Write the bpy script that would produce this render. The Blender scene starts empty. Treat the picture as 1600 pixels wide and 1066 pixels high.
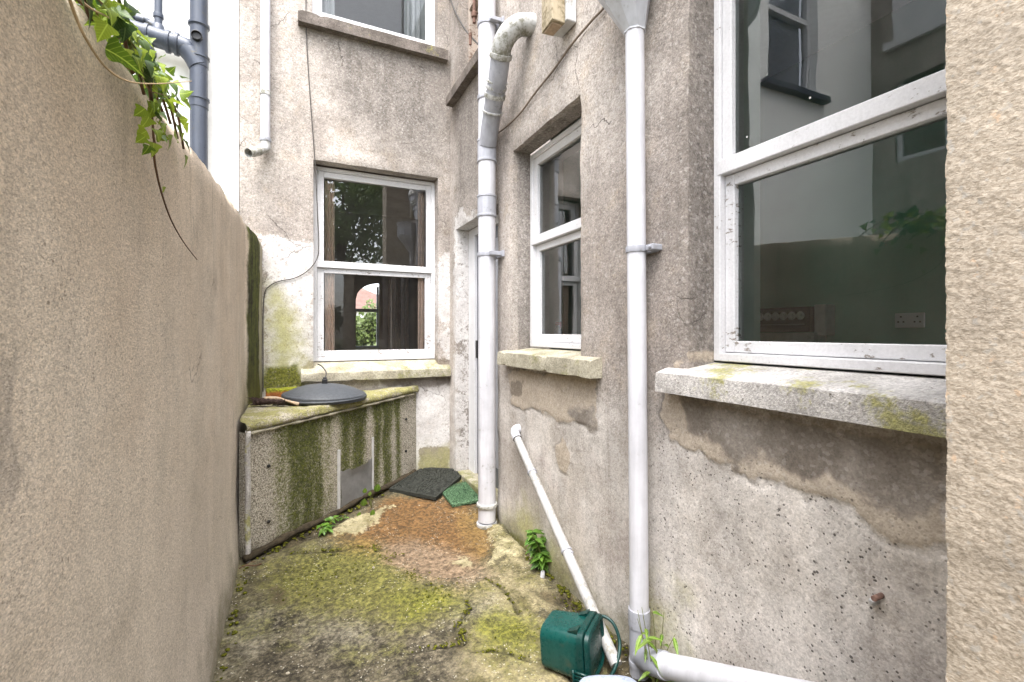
import bpy, bmesh, math, random
import numpy as np
from mathutils import Vector, Matrix, Quaternion
random.seed(7); np.random.seed(7)
R = math.radians
S = bpy.context.scene
COL = S.collection

# ---------------------------------------------------------------- camera
YAW = R(25.3); HC = 1.22; FPX = 720.0
cam_d = bpy.data.cameras.new('camera'); cam = bpy.data.objects.new('camera', cam_d); COL.objects.link(cam)
cam.location = (0, 0, HC); cam.rotation_euler = (R(90), 0, -YAW)
cam_d.sensor_width = 36; cam_d.lens = FPX / 1600 * 36; cam_d.shift_y = -13 / 1600
cam_d.clip_start = 0.02; cam_d.clip_end = 400
cam_d.dof.use_dof = True; cam_d.dof.focus_distance = 2.3; cam_d.dof.aperture_fstop = 11.0
S.camera = cam

# ---------------------------------------------------------------- world and sun
SUN_EL, SUN_AZ = 66, 205            # the sun stands behind the camera and a little to its left, veiled by cloud
W = bpy.data.worlds.new('World'); S.world = W; W.use_nodes = True
wn = W.node_tree.nodes; wl = W.node_tree.links
bg = wn['Background']
sky = wn.new('ShaderNodeTexSky'); sky.sky_type = 'NISHITA'; sky.sun_disc = False
sky.sun_elevation = R(SUN_EL); sky.sun_rotation = R(SUN_AZ); sky.air_density = 1.0; sky.dust_density = 3.0; sky.ozone_density = 1.0
hsv = wn.new('ShaderNodeHueSaturation'); hsv.inputs['Saturation'].default_value = 0.34
wl.new(sky.outputs['Color'], hsv.inputs['Color']); wl.new(hsv.outputs['Color'], bg.inputs['Color'])
bg.inputs['Strength'].default_value = 0.15
sl = bpy.data.lights.new('sun', 'SUN'); so = bpy.data.objects.new('sun', sl); COL.objects.link(so)
sl.energy = 0.75; sl.angle = R(50); sl.color = (1.0, 0.97, 0.93)
so.rotation_euler = (R(90 - SUN_EL), 0, R(180 - SUN_AZ) )
so.location = (0, 0, 12)
S.view_settings.view_transform = 'Standard'
S.view_settings.look = 'None'
S.view_settings.exposure = 2.68
S.view_settings.gamma = 1.0
S.view_settings.use_curve_mapping = False
S.cycles.max_bounces = 8; S.cycles.diffuse_bounces = 3; S.cycles.glossy_bounces = 4
S.cycles.transparent_max_bounces = 16
S.cycles.use_denoising = True

# ---------------------------------------------------------------- survey: measured sight lines to real planes
cY, sY = math.cos(YAW), math.sin(YAW)
def ray(px, py):
    u = (px - 800) / FPX; w = (520 - py) / FPX
    return np.array([cY * u + sY, cY - sY * u, w])
def on_x(px, py, X):
    d = ray(px, py); t = X / d[0]; return np.array([X, d[1] * t, HC + d[2] * t])
def on_y(px, py, Y):
    d = ray(px, py); t = Y / d[1]; return np.array([d[0] * t, Y, HC + d[2] * t])
def floor_z(x, y):
    return 0.085 * np.clip((np.asarray(y) - 2.6) / 1.1, 0, 1)
def on_floor(px, py, dz=0.0):
    d = ray(px, py); z = 0.0
    for _ in range(12):
        t = (z - HC) / d[2]; z = float(floor_z(d[0] * t, d[1] * t)) + dz
    return np.array([d[0] * t, d[1] * t, z])
def on_plane(px, py, p0, n):
    d = ray(px, py); o = np.array([0, 0, HC]); t = np.dot(np.array(p0) - o, n) / np.dot(d, n)
    return o + d * t

# ---------------------------------------------------------------- numpy noise
def _hash(i, j, s):
    h = (i.astype(np.int64) * 374761393 + j.astype(np.int64) * 668265263 + s * 974711) & 0x7fffffff
    h = ((h ^ (h >> 13)) * 1274126177) & 0x7fffffff
    return ((h ^ (h >> 16)) & 0xffff) / 65535.0
def vnoise(x, y, s=0):
    x = np.asarray(x, float); y = np.asarray(y, float)
    i = np.floor(x).astype(int); j = np.floor(y).astype(int); fx = x - i; fy = y - j
    fx = fx * fx * (3 - 2 * fx); fy = fy * fy * (3 - 2 * fy)
    a = _hash(i, j, s); b = _hash(i + 1, j, s); c = _hash(i, j + 1, s); d = _hash(i + 1, j + 1, s)
    return (a + (b - a) * fx) + ((c + (d - c) * fx) - (a + (b - a) * fx)) * fy - 0.5
def fbm(x, y, octv=4, s=0, g=0.5):
    r = 0; a = 1.0; x = np.asarray(x, float); y = np.asarray(y, float)
    for k in range(octv):
        r = r + a * vnoise(x, y, s + k); x = x * 2.03 + 11.3; y = y * 2.03 + 7.7; a *= g
    return r
def sdf_poly(px, py, poly):
    """signed distance to a polygon: positive inside"""
    px = np.asarray(px); py = np.asarray(py); P = np.asarray(poly, float)
    d = np.full(px.shape, 1e9); ins = np.zeros(px.shape, bool)
    for k in range(len(P)):
        a = P[k]; b = P[(k + 1) % len(P)]; e = b - a; L = max(e @ e, 1e-12)
        t = np.clip(((px - a[0]) * e[0] + (py - a[1]) * e[1]) / L, 0, 1)
        d = np.minimum(d, np.hypot(px - a[0] - t * e[0], py - a[1] - t * e[1]))
        if abs(e[1]) > 1e-12:
            c = ((a[1] > py) != (b[1] > py)) & (px < e[0] * (py - a[1]) / e[1] + a[0])
            ins ^= c
    return np.where(ins, d, -d)

# ---------------------------------------------------------------- object helpers
def root_of(o):
    while o.parent: o = o.parent
    return o
def thing(name, label, cat, loc=(0, 0, 0), group=None):
    o = bpy.data.objects.new(name, None); COL.objects.link(o); o.location = [float(c) for c in loc]
    o.empty_display_size = 0.05
    o['label'] = label; o['category'] = cat; o['kind'] = 'thing'
    if group: o['group'] = group
    return o
def tag(o, label, cat, group=None):
    o['label'] = label; o['category'] = cat; o['kind'] = 'thing'
    if group: o['group'] = group
    return o
def obj(name, me, mats, parent=None, smooth=None, kind=None):
    """link a bmesh (or mesh), given in world coordinates, as ONE object"""
    if isinstance(me, bmesh.types.BMesh):
        bm = me; me = bpy.data.meshes.new(name)
        bmesh.ops.recalc_face_normals(bm, faces=bm.faces)
        bm.to_mesh(me); bm.free()
    o = bpy.data.objects.new(name, me); COL.objects.link(o)
    for m in (mats if isinstance(mats, (list, tuple)) else [mats]):
        me.materials.append(m)
    if smooth:
        me.shade_smooth()
        if smooth is not True: me.set_sharp_from_angle(angle=R(smooth))
    if parent:
        r = root_of(parent).location
        me.transform(Matrix.Translation(-r)); o.parent = parent
    if kind: o['kind'] = kind
    return o
def mesh_from(name, V, F):
    me = bpy.data.meshes.new(name); me.from_pydata([tuple(map(float, v)) for v in V], [], F); me.update(); return me
def box(bm, x0, x1, y0, y1, z0, z1, bev=0.0, jit=0.0):
    vs = [bm.verts.new((x, y, z)) for x in (x0, x1) for y in (y0, y1) for z in (z0, z1)]
    if jit:
        for v in vs: v.co += Vector([random.uniform(-jit, jit) for _ in range(3)])
    fs = [bm.faces.new([vs[i] for i in q]) for q in ((0, 1, 3, 2), (4, 6, 7, 5), (0, 4, 5, 1), (2, 3, 7, 6), (0, 2, 6, 4), (1, 5, 7, 3))]
    if bev:
        es = list({e for f in fs for e in f.edges})
        bmesh.ops.bevel(bm, geom=es, offset=bev, segments=2, affect='EDGES', profile=0.5)
def frames(P):
    P = [Vector(p) for p in P]; n = len(P); T = []
    for i in range(n):
        a = P[max(i - 1, 0)]; b = P[min(i + 1, n - 1)]; T.append((b - a).normalized())
    up = Vector((0, 0, 1)) if abs(T[0].z) < 0.9 else Vector((1, 0, 0))
    u = T[0].cross(up).normalized(); U = [u]
    for i in range(1, n):
        q = T[i - 1].rotation_difference(T[i]); u = q @ U[-1]; u = (u - T[i] * u.dot(T[i])).normalized(); U.append(u)
    return P, T, U
def tube(bm, P, r, n=20, cap=True):
    P, T, U = frames(P); rings = []
    rr = r if isinstance(r, (list, tuple)) else [r] * len(P)
    for p, t, u, q in zip(P, T, U, rr):
        v = t.cross(u)
        rings.append([bm.verts.new(p + u * (q * math.cos(2 * math.pi * k / n)) + v * (q * math.sin(2 * math.pi * k / n))) for k in range(n)])
    skin(bm, rings, cap, cap)
def skin(bm, rings, c0=False, c1=False):
    n = len(rings[0])
    for a, b in zip(rings, rings[1:]):
        for k in range(n): bm.faces.new([a[k], a[(k + 1) % n], b[(k + 1) % n], b[k]])
    if c0: bm.faces.new(rings[0][::-1])
    if c1: bm.faces.new(rings[-1])
def lathe(bm, base, axis, prof, n=28, cap=True):
    """prof: list of (distance along the axis, radius)"""
    axis = Vector(axis).normalized(); base = Vector(base)
    up = Vector((0, 0, 1)) if abs(axis.z) < 0.9 else Vector((1, 0, 0))
    u = axis.cross(up).normalized(); v = axis.cross(u); rings = []
    for s, r in prof:
        c = base + axis * s
        rings.append([bm.verts.new(c + u * (r * math.cos(2 * math.pi * k / n)) + v * (r * math.sin(2 * math.pi * k / n))) for k in range(n)])
    skin(bm, rings, cap, cap)
def bez(P, n=10):
    """smooth path through the points"""
    P = [Vector(p) for p in P]; out = []
    for i in range(len(P) - 1):
        p0 = P[max(i - 1, 0)]; p1 = P[i]; p2 = P[i + 1]; p3 = P[min(i + 2, len(P) - 1)]
        for k in range(n):
            t = k / n
            out.append(0.5 * ((2 * p1) + (p2 - p0) * t + (2 * p0 - 5 * p1 + 4 * p2 - p3) * t * t + (3 * p1 - p0 - 3 * p2 + p3) * t ** 3))
    out.append(P[-1]); return out
def new(): return bmesh.new()

# ---------------------------------------------------------------- material helper
ALB = 0.80        # all base colours scaled down so less bounced light softens the shadows
class G:
    def __init__(s, name):
        s.m = bpy.data.materials.new(name); s.m.use_nodes = True; s.t = s.m.node_tree
        s.b = s.t.nodes['Principled BSDF']; s.out = s.t.nodes['Material Output']
        s._p = None
    def N(s, typ, **kw):
        n = s.t.nodes.new(typ)
        for k, v in kw.items(): setattr(n, k, v)
        return n
    def L(s, val, sock):
        if hasattr(val, 'is_output'): s.t.links.new(val, sock)
        elif isinstance(val, (tuple, list)):
            sock.default_value = tuple(val) + ((1,) if len(val) == 3 and len(sock.default_value) == 4 else ())
        else: sock.default_value = val
    def pos(s):
        if s._p is None: s._p = s.N('ShaderNodeNewGeometry').outputs['Position']
        return s._p
    def local(s): return s.N('ShaderNodeTexCoord').outputs['Object']
    def sep(s, v=None):
        n = s.N('ShaderNodeSeparateXYZ'); s.L(v if v is not None else s.pos(), n.inputs[0]); return n.outputs
    def scale(s, v, sc):
        n = s.N('ShaderNodeVectorMath', operation='MULTIPLY'); s.L(v, n.inputs[0]); n.inputs[1].default_value = sc; return n.outputs[0]
    def M(s, op, a, b=0.0, c=None, clamp=False):
        n = s.N('ShaderNodeMath', operation=op, use_clamp=clamp); s.L(a, n.inputs[0]); s.L(b, n.inputs[1])
        if c is not None: s.L(c, n.inputs[2])
        return n.outputs[0]
    def add(s, a, b): return s.M('ADD', a, b)
    def mul(s, a, b): return s.M('MULTIPLY', a, b)
    def ss(s, v, a, b, lo=0.0, hi=1.0):
        n = s.N('ShaderNodeMapRange', interpolation_type='SMOOTHSTEP')
        s.L(v, n.inputs['Value']); n.inputs['From Min'].default_value = a; n.inputs['From Max'].default_value = b
        n.inputs['To Min'].default_value = lo; n.inputs['To Max'].default_value = hi
        return n.outputs['Result']
    def noise(s, sc, det=4.0, rough=0.55, v=None, dist=0.0, out='Fac'):
        n = s.N('ShaderNodeTexNoise'); s.L(v if v is not None else s.pos(), n.inputs['Vector'])
        n.inputs['Scale'].default_value = sc; n.inputs['Detail'].default_value = det
        n.inputs['Roughness'].default_value = rough; n.inputs['Distortion'].default_value = dist
        return n.outputs[out]
    def voro(s, sc, feat='F1', v=None, rnd=1.0, out='Distance'):
        n = s.N('ShaderNodeTexVoronoi', feature=feat); s.L(v if v is not None else s.pos(), n.inputs['Vector'])
        n.inputs['Scale'].default_value = sc; n.inputs['Randomness'].default_value = rnd
        return n.outputs[out]
    def mix(s, f, a, b, mode='MIX'):
        n = s.N('ShaderNodeMix', data_type='RGBA', blend_type=mode); s.L(f, n.inputs[0]); s.L(a, n.inputs[6]); s.L(b, n.inputs[7])
        return n.outputs[2]
    def cells(s, sc, v=None):      # one random value per grain, -1..1
        n = s.N('ShaderNodeSeparateColor'); s.t.links.new(s.voro(sc, v=v, out='Color'), n.inputs[0]); return s.M('MULTIPLY_ADD', n.outputs[0], 2.0, -1.0)
    def attr(s, name):
        n = s.N('ShaderNodeAttribute', attribute_name=name); return n.outputs['Fac']
    def val(s, c, f):      # multiply a colour by a factor
        n = s.N('ShaderNodeMix', data_type='RGBA', blend_type='MULTIPLY'); n.inputs[0].default_value = 1.0
        s.L(c, n.inputs[6]); cr = s.N('ShaderNodeCombineColor')
        for k in range(3): s.L(f, cr.inputs[k])
        s.t.links.new(cr.outputs[0], n.inputs[7]); return n.outputs[2]
    def bump(s, h, dist, strength=1.0, nrm=None):
        n = s.N('ShaderNodeBump'); s.L(h, n.inputs['Height']); n.inputs['Distance'].default_value = dist
        n.inputs['Strength'].default_value = strength
        if nrm is not None: s.t.links.new(nrm, n.inputs['Normal'])
        return n.outputs[0]
    def done(s, col=None, rough=None, nrm=None, spec=None, **kw):
        if col is not None: s.L(s.val(col, ALB), s.b.inputs['Base Color'])
        if rough is not None: s.L(rough, s.b.inputs['Roughness'])
        if nrm is not None: s.t.links.new(nrm, s.b.inputs['Normal'])
        if spec is not None: s.b.inputs['Specular IOR Level'].default_value = spec
        return s.m
def srgb(r, g, b, k=1.0):
    f = lambda c: (c / 255 / 12.92 if c <= 10 else ((c / 255 + 0.055) / 1.055) ** 2.4) * k
    return (f(r), f(g), f(b))
# ================================================================ materials
def grains(g, sc=150):
    """aggregate of a roughcast render: grain colour and relief"""
    v = g.voro(sc); n = g.noise(sc * 0.6, 3, 0.7); n2 = g.noise(sc * 0.22, 3, 0.6)
    return v, n, n2

def wall_material(name, painted=True):
    g = G(name)
    if not painted: g.attr = lambda n: -1.0
    x, y, z = g.sep()
    big = g.noise(1.3, 5, 0.62); mid = g.noise(6, 5, 0.65); fine = g.noise(70, 4, 0.75); vor = g.voro(150)
    low = g.add(z, g.mul(g.add(mid, -0.5), 0.35))
    c = g.mix(g.ss(big, 0.35, 0.65), (0.36, 0.315, 0.28), (0.52, 0.47, 0.425))
    c = g.mix(g.ss(mid, 0.5, 0.75), c, (0.47, 0.40, 0.33))
    # smoother greyish-lilac render on the lower part of the walls
    lowm = g.mul(g.ss(low, 1.15, 0.75), 0.85)
    c = g.mix(lowm, c, g.mix(g.ss(g.noise(2.8, 5, 0.65), 0.38, 0.62), (0.54, 0.49, 0.44), (0.73, 0.685, 0.64)))
    c = g.mix(g.mul(g.ss(g.noise(2.3, 5, 0.65), 0.5, 0.7), g.ss(low, 0.9, 0.4)), c, (0.48, 0.42, 0.385))
    # vertical rain streaks, and areas set darker and greyer
    st = g.noise(1.0, 4, 0.6, g.scale(g.pos(), (9, 9, 0.55)))
    c = g.val(c, g.ss(st, 0.35, 0.72, 1.05, 0.86))
    dark_tone = g.ss(g.add(g.attr('dark_tone'), g.mul(g.add(mid, -0.5), 0.5)), -0.12, 0.3)
    c = g.mix(g.mul(dark_tone, 0.78), c, g.mix(g.ss(g.add(fine, g.mul(g.add(st, -0.5), 0.8)), 0.3, 0.75), (0.10, 0.088, 0.078), (0.36, 0.325, 0.295)))
    bb = g.noise(1.9, 6, 0.68, g.scale(g.pos(), (1, 1, 0.6)))
    c = g.val(c, g.ss(bb, 0.34, 0.68, 1.14, 0.78))
    dr = g.mul(g.ss(g.noise(1.0, 5, 0.65, g.scale(g.pos(), (7, 7, 0.35))), 0.55, 0.72), 0.5)
    c = g.mix(dr, c, (0.24, 0.205, 0.175))
    # flaking limewash
    lw_e = g.add(g.attr('limewash'), g.add(g.mul(g.add(mid, -0.5), 0.35), g.mul(g.add(fine, -0.5), 0.14)))
    lw = g.ss(lw_e, 0.0, 0.03)
    flake = g.ss(g.noise(14, 6, 0.7), 0.57, 0.62); flake2 = g.ss(g.noise(45, 4, 0.7), 0.58, 0.63)
    lw = g.mul(lw, g.M('SUBTRACT', 1.0, g.M('MAXIMUM', g.mul(flake, 0.8), g.mul(flake2, 0.7)), clamp=True))
    c = g.mix(g.mul(lw, 0.93), c, g.mix(g.ss(mid, 0.3, 0.7), (0.80, 0.78, 0.76), (0.60, 0.57, 0.55)))
    # cement patches, wet patches
    wob = g.add(g.mul(g.add(g.noise(9, 4, 0.6), -0.5), 0.10), g.mul(g.add(g.noise(40, 3, 0.6), -0.5), 0.03))
    wfin = g.mul(g.add(fine, -0.5), 0.012)
    ce = g.add(g.attr('cement'), wfin); cem = g.ss(ce, -0.004, 0.006)
    cc = g.mix(g.noise(3.5, 4, 0.6), (0.46, 0.385, 0.30), (0.57, 0.49, 0.40))
    c = g.mix(g.mul(cem, 0.9), c, cc)
    rim = g.mul(g.ss(g.M('ABSOLUTE', g.add(ce, 0.004)), 0.012, 0.0), g.ss(g.noise(7, 3), 0.45, 0.6))
    c = g.mix(g.mul(rim, 0.5), c, (0.14, 0.12, 0.10))
    we = g.add(g.attr('wet'), wfin); wet = g.ss(we, -0.014, 0.016)
    c = g.mix(g.mul(wet, 0.92), c, g.mix(g.ss(g.noise(5, 4, 0.6), 0.35, 0.72), (0.19, 0.163, 0.138), (0.34, 0.305, 0.27)))
    br = g.ss(g.add(g.attr('bare'), wob), -0.006, 0.008)
    c = g.mix(g.mul(br, 0.92), c, g.mix(mid, (0.20, 0.165, 0.125), (0.34, 0.29, 0.24)))
    # green algae and moss
    al = g.ss(g.add(g.attr('algae'), g.mul(g.add(mid, -0.5), 0.4)), -0.10, 0.16)
    c = g.mix(g.mul(al, 0.85), c, g.mix(fine, (0.36, 0.34, 0.10), (0.55, 0.54, 0.26)))
    mo = g.ss(g.add(g.attr('moss'), wob), -0.02, 0.03)
    c = g.mix(g.mul(mo, 0.95), c, g.mix(g.ss(fine, 0.3, 0.7), (0.045, 0.055, 0.008), (0.23, 0.23, 0.03)))
    # green foot of the wall
    foot = g.mul(g.ss(g.add(z, g.mul(g.add(mid, -0.5), 0.35)), 0.16, 0.0), 0.6)
    c = g.mix(foot, c, (0.16, 0.15, 0.06))
    # grain
    rgh = g.M('SUBTRACT', 1.0, g.M('MAXIMUM', g.mul(cem, 0.55), g.M('MAXIMUM', g.mul(lw, 0.75), g.mul(lowm, 0.55))), clamp=True)
    sa = g.cells(120); sb = g.cells(230); sc_ = g.ss(g.noise(34, 3, 0.6), 0.34, 0.66, -1, 1)
    gv = g.add(g.mul(sa, 0.15), g.add(g.mul(sb, 0.22), g.mul(sc_, 0.09)))
    c = g.val(c, g.add(1.0, g.mul(gv, g.add(0.34, g.mul(rgh, 0.60)))))
    dk = g.mul(g.ss(g.cells(95), 0.80, 0.84), g.add(0.25, g.mul(rgh, 0.75)))
    c = g.mix(g.mul(dk, 0.36), c, (0.19, 0.155, 0.13))
    lt = g.mul(g.ss(g.cells(105, g.scale(g.pos(), (1.03, .97, 1.01))), 0.84, 0.88), g.add(0.3, g.mul(rgh, 0.7)))
    c = g.mix(g.mul(lt, 0.22), c, (0.78, 0.74, 0.70))
    # pinholes in the smooth lower render
    pv = g.voro(75); ps = g.noise(26, 2)
    pz = g.add(pv, g.mul(g.add(g.noise(31, 2, 0.6), -0.5), -0.55))
    pit = g.mul(g.mul(g.ss(pz, 0.24, 0.14), g.ss(ps, 0.43, 0.53)), g.ss(g.add(g.attr('pits'), g.mul(g.add(g.noise(3.5, 4, 0.6), -0.5), 0.9)), -0.26, 0.12))
    c = g.mix(g.mul(pit, 0.85), c, (0.06, 0.05, 0.045))
    # hair cracks
    ck = g.voro(2.3, 'DISTANCE_TO_EDGE', g.mix(0.16, g.pos(), g.noise(4, 4, 0.6, out='Color')))
    crk = g.mul(g.ss(ck, 0.006, 0.001), g.ss(g.noise(2.2, 2), 0.54, 0.62))
    c = g.mix(g.mul(crk, 0.75), c, (0.06, 0.05, 0.045))
    h = g.add(g.mul(vor, g.mul(rgh, -0.5)), g.add(g.mul(fine, g.add(0.2, g.mul(rgh, 0.6))), g.mul(sa, g.mul(rgh, 0.25))))
    h = g.add(h, g.add(g.mul(cem, 0.1), g.add(g.mul(pit, -0.7), g.add(g.mul(lw, 0.15), g.mul(crk, -0.7)))))
    h = g.add(h, g.mul(mo, 0.5))
    return g.done(c, 0.93, g.bump(h, 0.003, 0.7), spec=0.2)

def garden_wall_material():
    g = G('boundary_render'); x, y, z = g.sep()
    big = g.noise(1.6, 5, 0.6); mid = g.noise(7, 5, 0.65)
    pv = g.scale(g.pos(), (1, 0.8, 1.25))
    worm = g.noise(215, 3, 0.65, pv, dist=1.0); fine = g.noise(380, 2, 0.7, pv); med = g.noise(48, 3, 0.6)
    c = g.mix(g.ss(big, 0.35, 0.65), (0.76, 0.645, 0.525), (0.86, 0.755, 0.635))
    hi = g.ss(g.add(z, g.mul(g.add(mid, -0.5), 0.5)), 1.0, 1.8)
    c = g.mix(g.mul(hi, 0.55), c, (0.70, 0.57, 0.43))
    lo = g.ss(g.add(z, g.mul(g.add(big, -0.5), 0.8)), 1.1, 0.3)
    c = g.mix(g.mul(lo, 0.75), c, (0.83, 0.745, 0.66))
    drp = g.mul(g.ss(g.noise(1.0, 5, 0.65, g.scale(g.pos(), (12, 12, 0.3))), 0.52, 0.70), g.ss(g.add(z, g.mul(g.add(mid, -0.5), 0.6)), 1.2, 1.75))
    c = g.mix(g.mul(drp, 0.32), c, (0.20, 0.165, 0.12))
    st = g.noise(1.0, 4, 0.6, g.scale(g.pos(), (8, 8, 0.9)))
    c = g.val(c, g.ss(st, 0.35, 0.7, 1.04, 0.92))
    # grey scuffs
    sc = g.mul(g.ss(g.noise(9, 4, 0.7, g.scale(g.pos(), (1, 1, 0.45))), 0.63, 0.72), g.ss(g.noise(1.7, 2), 0.45, 0.58))
    c = g.mix(g.mul(sc, 0.35), c, (0.20, 0.19, 0.19))
    sp = g.mul(g.ss(g.noise(110, 3, 0.7), 0.60, 0.67), g.ss(g.noise(4, 4, 0.6), 0.38, 0.6))
    c = g.mix(g.mul(sp, 0.6), c, (0.17, 0.125, 0.08))
    bl = g.ss(g.noise(3.2, 5, 0.65), 0.5, 0.72)
    c = g.mix(g.mul(bl, 0.3), c, (0.30, 0.255, 0.20))
    c = g.val(c, g.add(1.0, g.add(g.mul(g.ss(worm, 0.33, 0.67, -1, 1), 0.13), g.add(g.mul(g.cells(270, pv), 0.18), g.mul(g.cells(430, pv), 0.15)))))
    ck = g.voro(1.7, 'DISTANCE_TO_EDGE', g.mix(0.14, g.pos(), g.noise(4, 4, 0.6, out='Color')))
    c = g.mix(g.mul(g.mul(g.ss(ck, 0.005, 0.001), g.ss(g.noise(1.9, 2), 0.57, 0.64)), 0.5), c, (0.16, 0.13, 0.10))
    # mossy far end
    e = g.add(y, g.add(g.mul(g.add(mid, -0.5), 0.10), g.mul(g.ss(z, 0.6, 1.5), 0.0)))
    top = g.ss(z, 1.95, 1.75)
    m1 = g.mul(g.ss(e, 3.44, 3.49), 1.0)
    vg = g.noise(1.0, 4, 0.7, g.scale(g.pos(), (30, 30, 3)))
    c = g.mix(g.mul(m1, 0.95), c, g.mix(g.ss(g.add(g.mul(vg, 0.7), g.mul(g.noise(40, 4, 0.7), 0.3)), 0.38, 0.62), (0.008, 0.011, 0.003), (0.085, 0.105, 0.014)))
    pale = g.ss(e, 3.62, 3.65)
    c = g.mix(pale, c, g.mix(mid, (0.50, 0.45, 0.38), (0.36, 0.34, 0.2)))
    gl = g.mul(g.ss(g.add(y, g.mul(g.add(mid, -0.5), 0.7)), 2.75, 3.3), g.ss(g.add(z, g.mul(g.add(mid, -0.5), 0.5)), 1.15, 0.6))
    c = g.mix(g.mul(gl, 0.7), c, (0.17, 0.16, 0.04))
    ft = g.ss(g.add(z, g.mul(g.add(mid, -0.5), 0.45)), 0.24, -0.06)
    c = g.mix(g.mul(ft, 0.75), c, (0.13, 0.125, 0.05))
    h = g.add(g.mul(worm, 0.8), g.add(g.mul(fine, 0.3), g.mul(med, 0.7)))
    return g.done(c, 0.95, g.bump(h, 0.0035, 0.8), spec=0.15)

def pier_material():
    g = G('pier_roughcast')
    pv = g.scale(g.pos(), (1.0, 1.0, 1.9))
    a = g.noise(185, 3, 0.6, pv, dist=0.5); f = g.noise(380, 2, 0.6, pv); big = g.noise(8, 3)
    c = g.mix(g.ss(a, 0.3, 0.68), (0.32, 0.265, 0.20), (0.55, 0.475, 0.385))
    c = g.mix(g.ss(g.noise(70, 2, 0.5, out='Fac'), 0.60, 0.70), c, (0.44, 0.40, 0.345))
    c = g.mix(g.ss(g.noise(50, 3, 0.6), 0.63, 0.7), c, (0.56, 0.42, 0.30))
    c = g.val(c, g.ss(big, 0.25, 0.75, 0.85, 1.15))
    return g.done(c, 0.9, g.bump(g.add(a, g.mul(f, 0.5)), 0.0016, 0.6), spec=0.2)

def floor_material():
    g = G('old_concrete'); x, y, z = g.sep()
    big = g.noise(2.2, 5, 0.65); mid = g.noise(9, 6, 0.7); fine = g.noise(45, 5, 0.75); gr = g.noise(190, 3, 0.8)
    w = g.add(g.mul(g.add(mid, -0.5), 0.26), g.mul(g.add(fine, -0.5), 0.16))
    wide = g.add(g.mul(g.add(big, -0.5), 0.22), w)
    c = g.mix(g.ss(mid, 0.3, 0.7), (0.10, 0.085, 0.05), (0.20, 0.175, 0.10))
    def layer(c, name, a, b, c0, c1, op=0.9, ww=None, tex=None):
        m = g.ss(g.add(g.attr(name), ww if ww is not None else w), a, b)
        t = tex if tex is not None else g.ss(mid, 0.32, 0.68)
        return g.mix(g.mul(m, op), c, g.mix(t, c0, c1))
    ft = g.ss(fine, 0.3, 0.7)
    c = layer(c, 'pale', -0.01, 0.03, (0.15, 0.13, 0.055), (0.37, 0.315, 0.19), 0.92, wide)
    c = layer(c, 'dark', -0.06, 0.10, (0.030, 0.025, 0.016), (0.21, 0.18, 0.125), 0.9, wide, g.ss(g.add(g.mul(fine, 0.6), g.mul(mid, 0.4)), 0.36, 0.66))
    c = layer(c, 'grey', -0.06, 0.10, (0.13, 0.115, 0.08), (0.30, 0.27, 0.20), 0.85, wide, ft)
    c = layer(c, 'moss', -0.15, 0.13, (0.070, 0.073, 0.012), (0.225, 0.21, 0.055), 0.86, g.add(wide, g.mul(g.add(g.noise(19, 5, 0.7), -0.5), 0.42)), ft)
    ov = g.mul(g.ss(g.noise(3.1, 6, 0.7), 0.50, 0.66), g.ss(fine, 0.35, 0.6)); c = g.mix(g.mul(ov, 0.6), c, g.mix(fine, (0.10, 0.11, 0.012), (0.23, 0.22, 0.05)))
    c = layer(c, 'lime', -0.10, 0.10, (0.092, 0.105, 0.010), (0.24, 0.235, 0.035), 0.75, wide, ft)
    c = layer(c, 'rust', -0.07, 0.09, (0.068, 0.036, 0.012), (0.27, 0.142, 0.050), 0.93, w, g.ss(fine, 0.35, 0.65))
    c = layer(c, 'pink', -0.09, 0.10, (0.10, 0.066, 0.038), (0.40, 0.30, 0.205), 0.8, wide, ft)
    c = layer(c, 'ochre', -0.09, 0.10, (0.13, 0.07, 0.018), (0.32, 0.21, 0.07), 0.75, wide, ft)
    c = layer(c, 'chalk', -0.01, 0.02, (0.21, 0.185, 0.075), (0.45, 0.40, 0.25), 0.9, wide)
    c = layer(c, 'dirt', -0.02, 0.03, (0.03, 0.025, 0.015), (0.12, 0.095, 0.05), 0.95)
    # grit
    calm = g.ss(g.add(g.attr('rust'), w), -0.03, 0.06, 1.0, 0.42)
    c = g.val(c, g.M('MULTIPLY_ADD', calm, g.add(g.mul(g.cells(150), 0.24), g.add(g.mul(g.cells(85), 0.20), g.add(g.mul(g.ss(fine, 0.3, 0.7, -1, 1), 0.24), g.mul(g.ss(mid, 0.3, 0.7, -1, 1), 0.18)))), 1.0))
    wh = g.mul(g.ss(g.cells(210), 0.93, 0.96), g.ss(g.noise(5, 3), 0.48, 0.6))
    c = g.mix(g.mul(wh, 0.75), c, (0.66, 0.62, 0.52))
    bk = g.mul(g.ss(g.voro(70, v=g.scale(g.pos(), (1.03, 0.97, 1))), 0.2, 0.1), g.ss(g.noise(18, 2), 0.56, 0.62))
    c = g.mix(g.mul(bk, 0.8), c, (0.03, 0.027, 0.02))
    cr = g.ss(g.add(g.attr('crack'), g.mul(g.add(fine, -0.5), 0.02)), -0.014, 0.004)
    c = g.mix(g.mul(cr, 0.9), c, (0.03, 0.027, 0.015))
    h = g.add(g.mul(fine, 1.0), g.add(g.mul(gr, 0.5), g.mul(mid, 0.7)))
    h = g.add(h, g.mul(cr, -0.8))
    ro = g.ss(g.add(g.attr('rust'), w), -0.02, 0.1, 0.9, 0.6)
    return g.done(c, ro, g.bump(h, 0.010, 0.9), spec=0.3)

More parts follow.
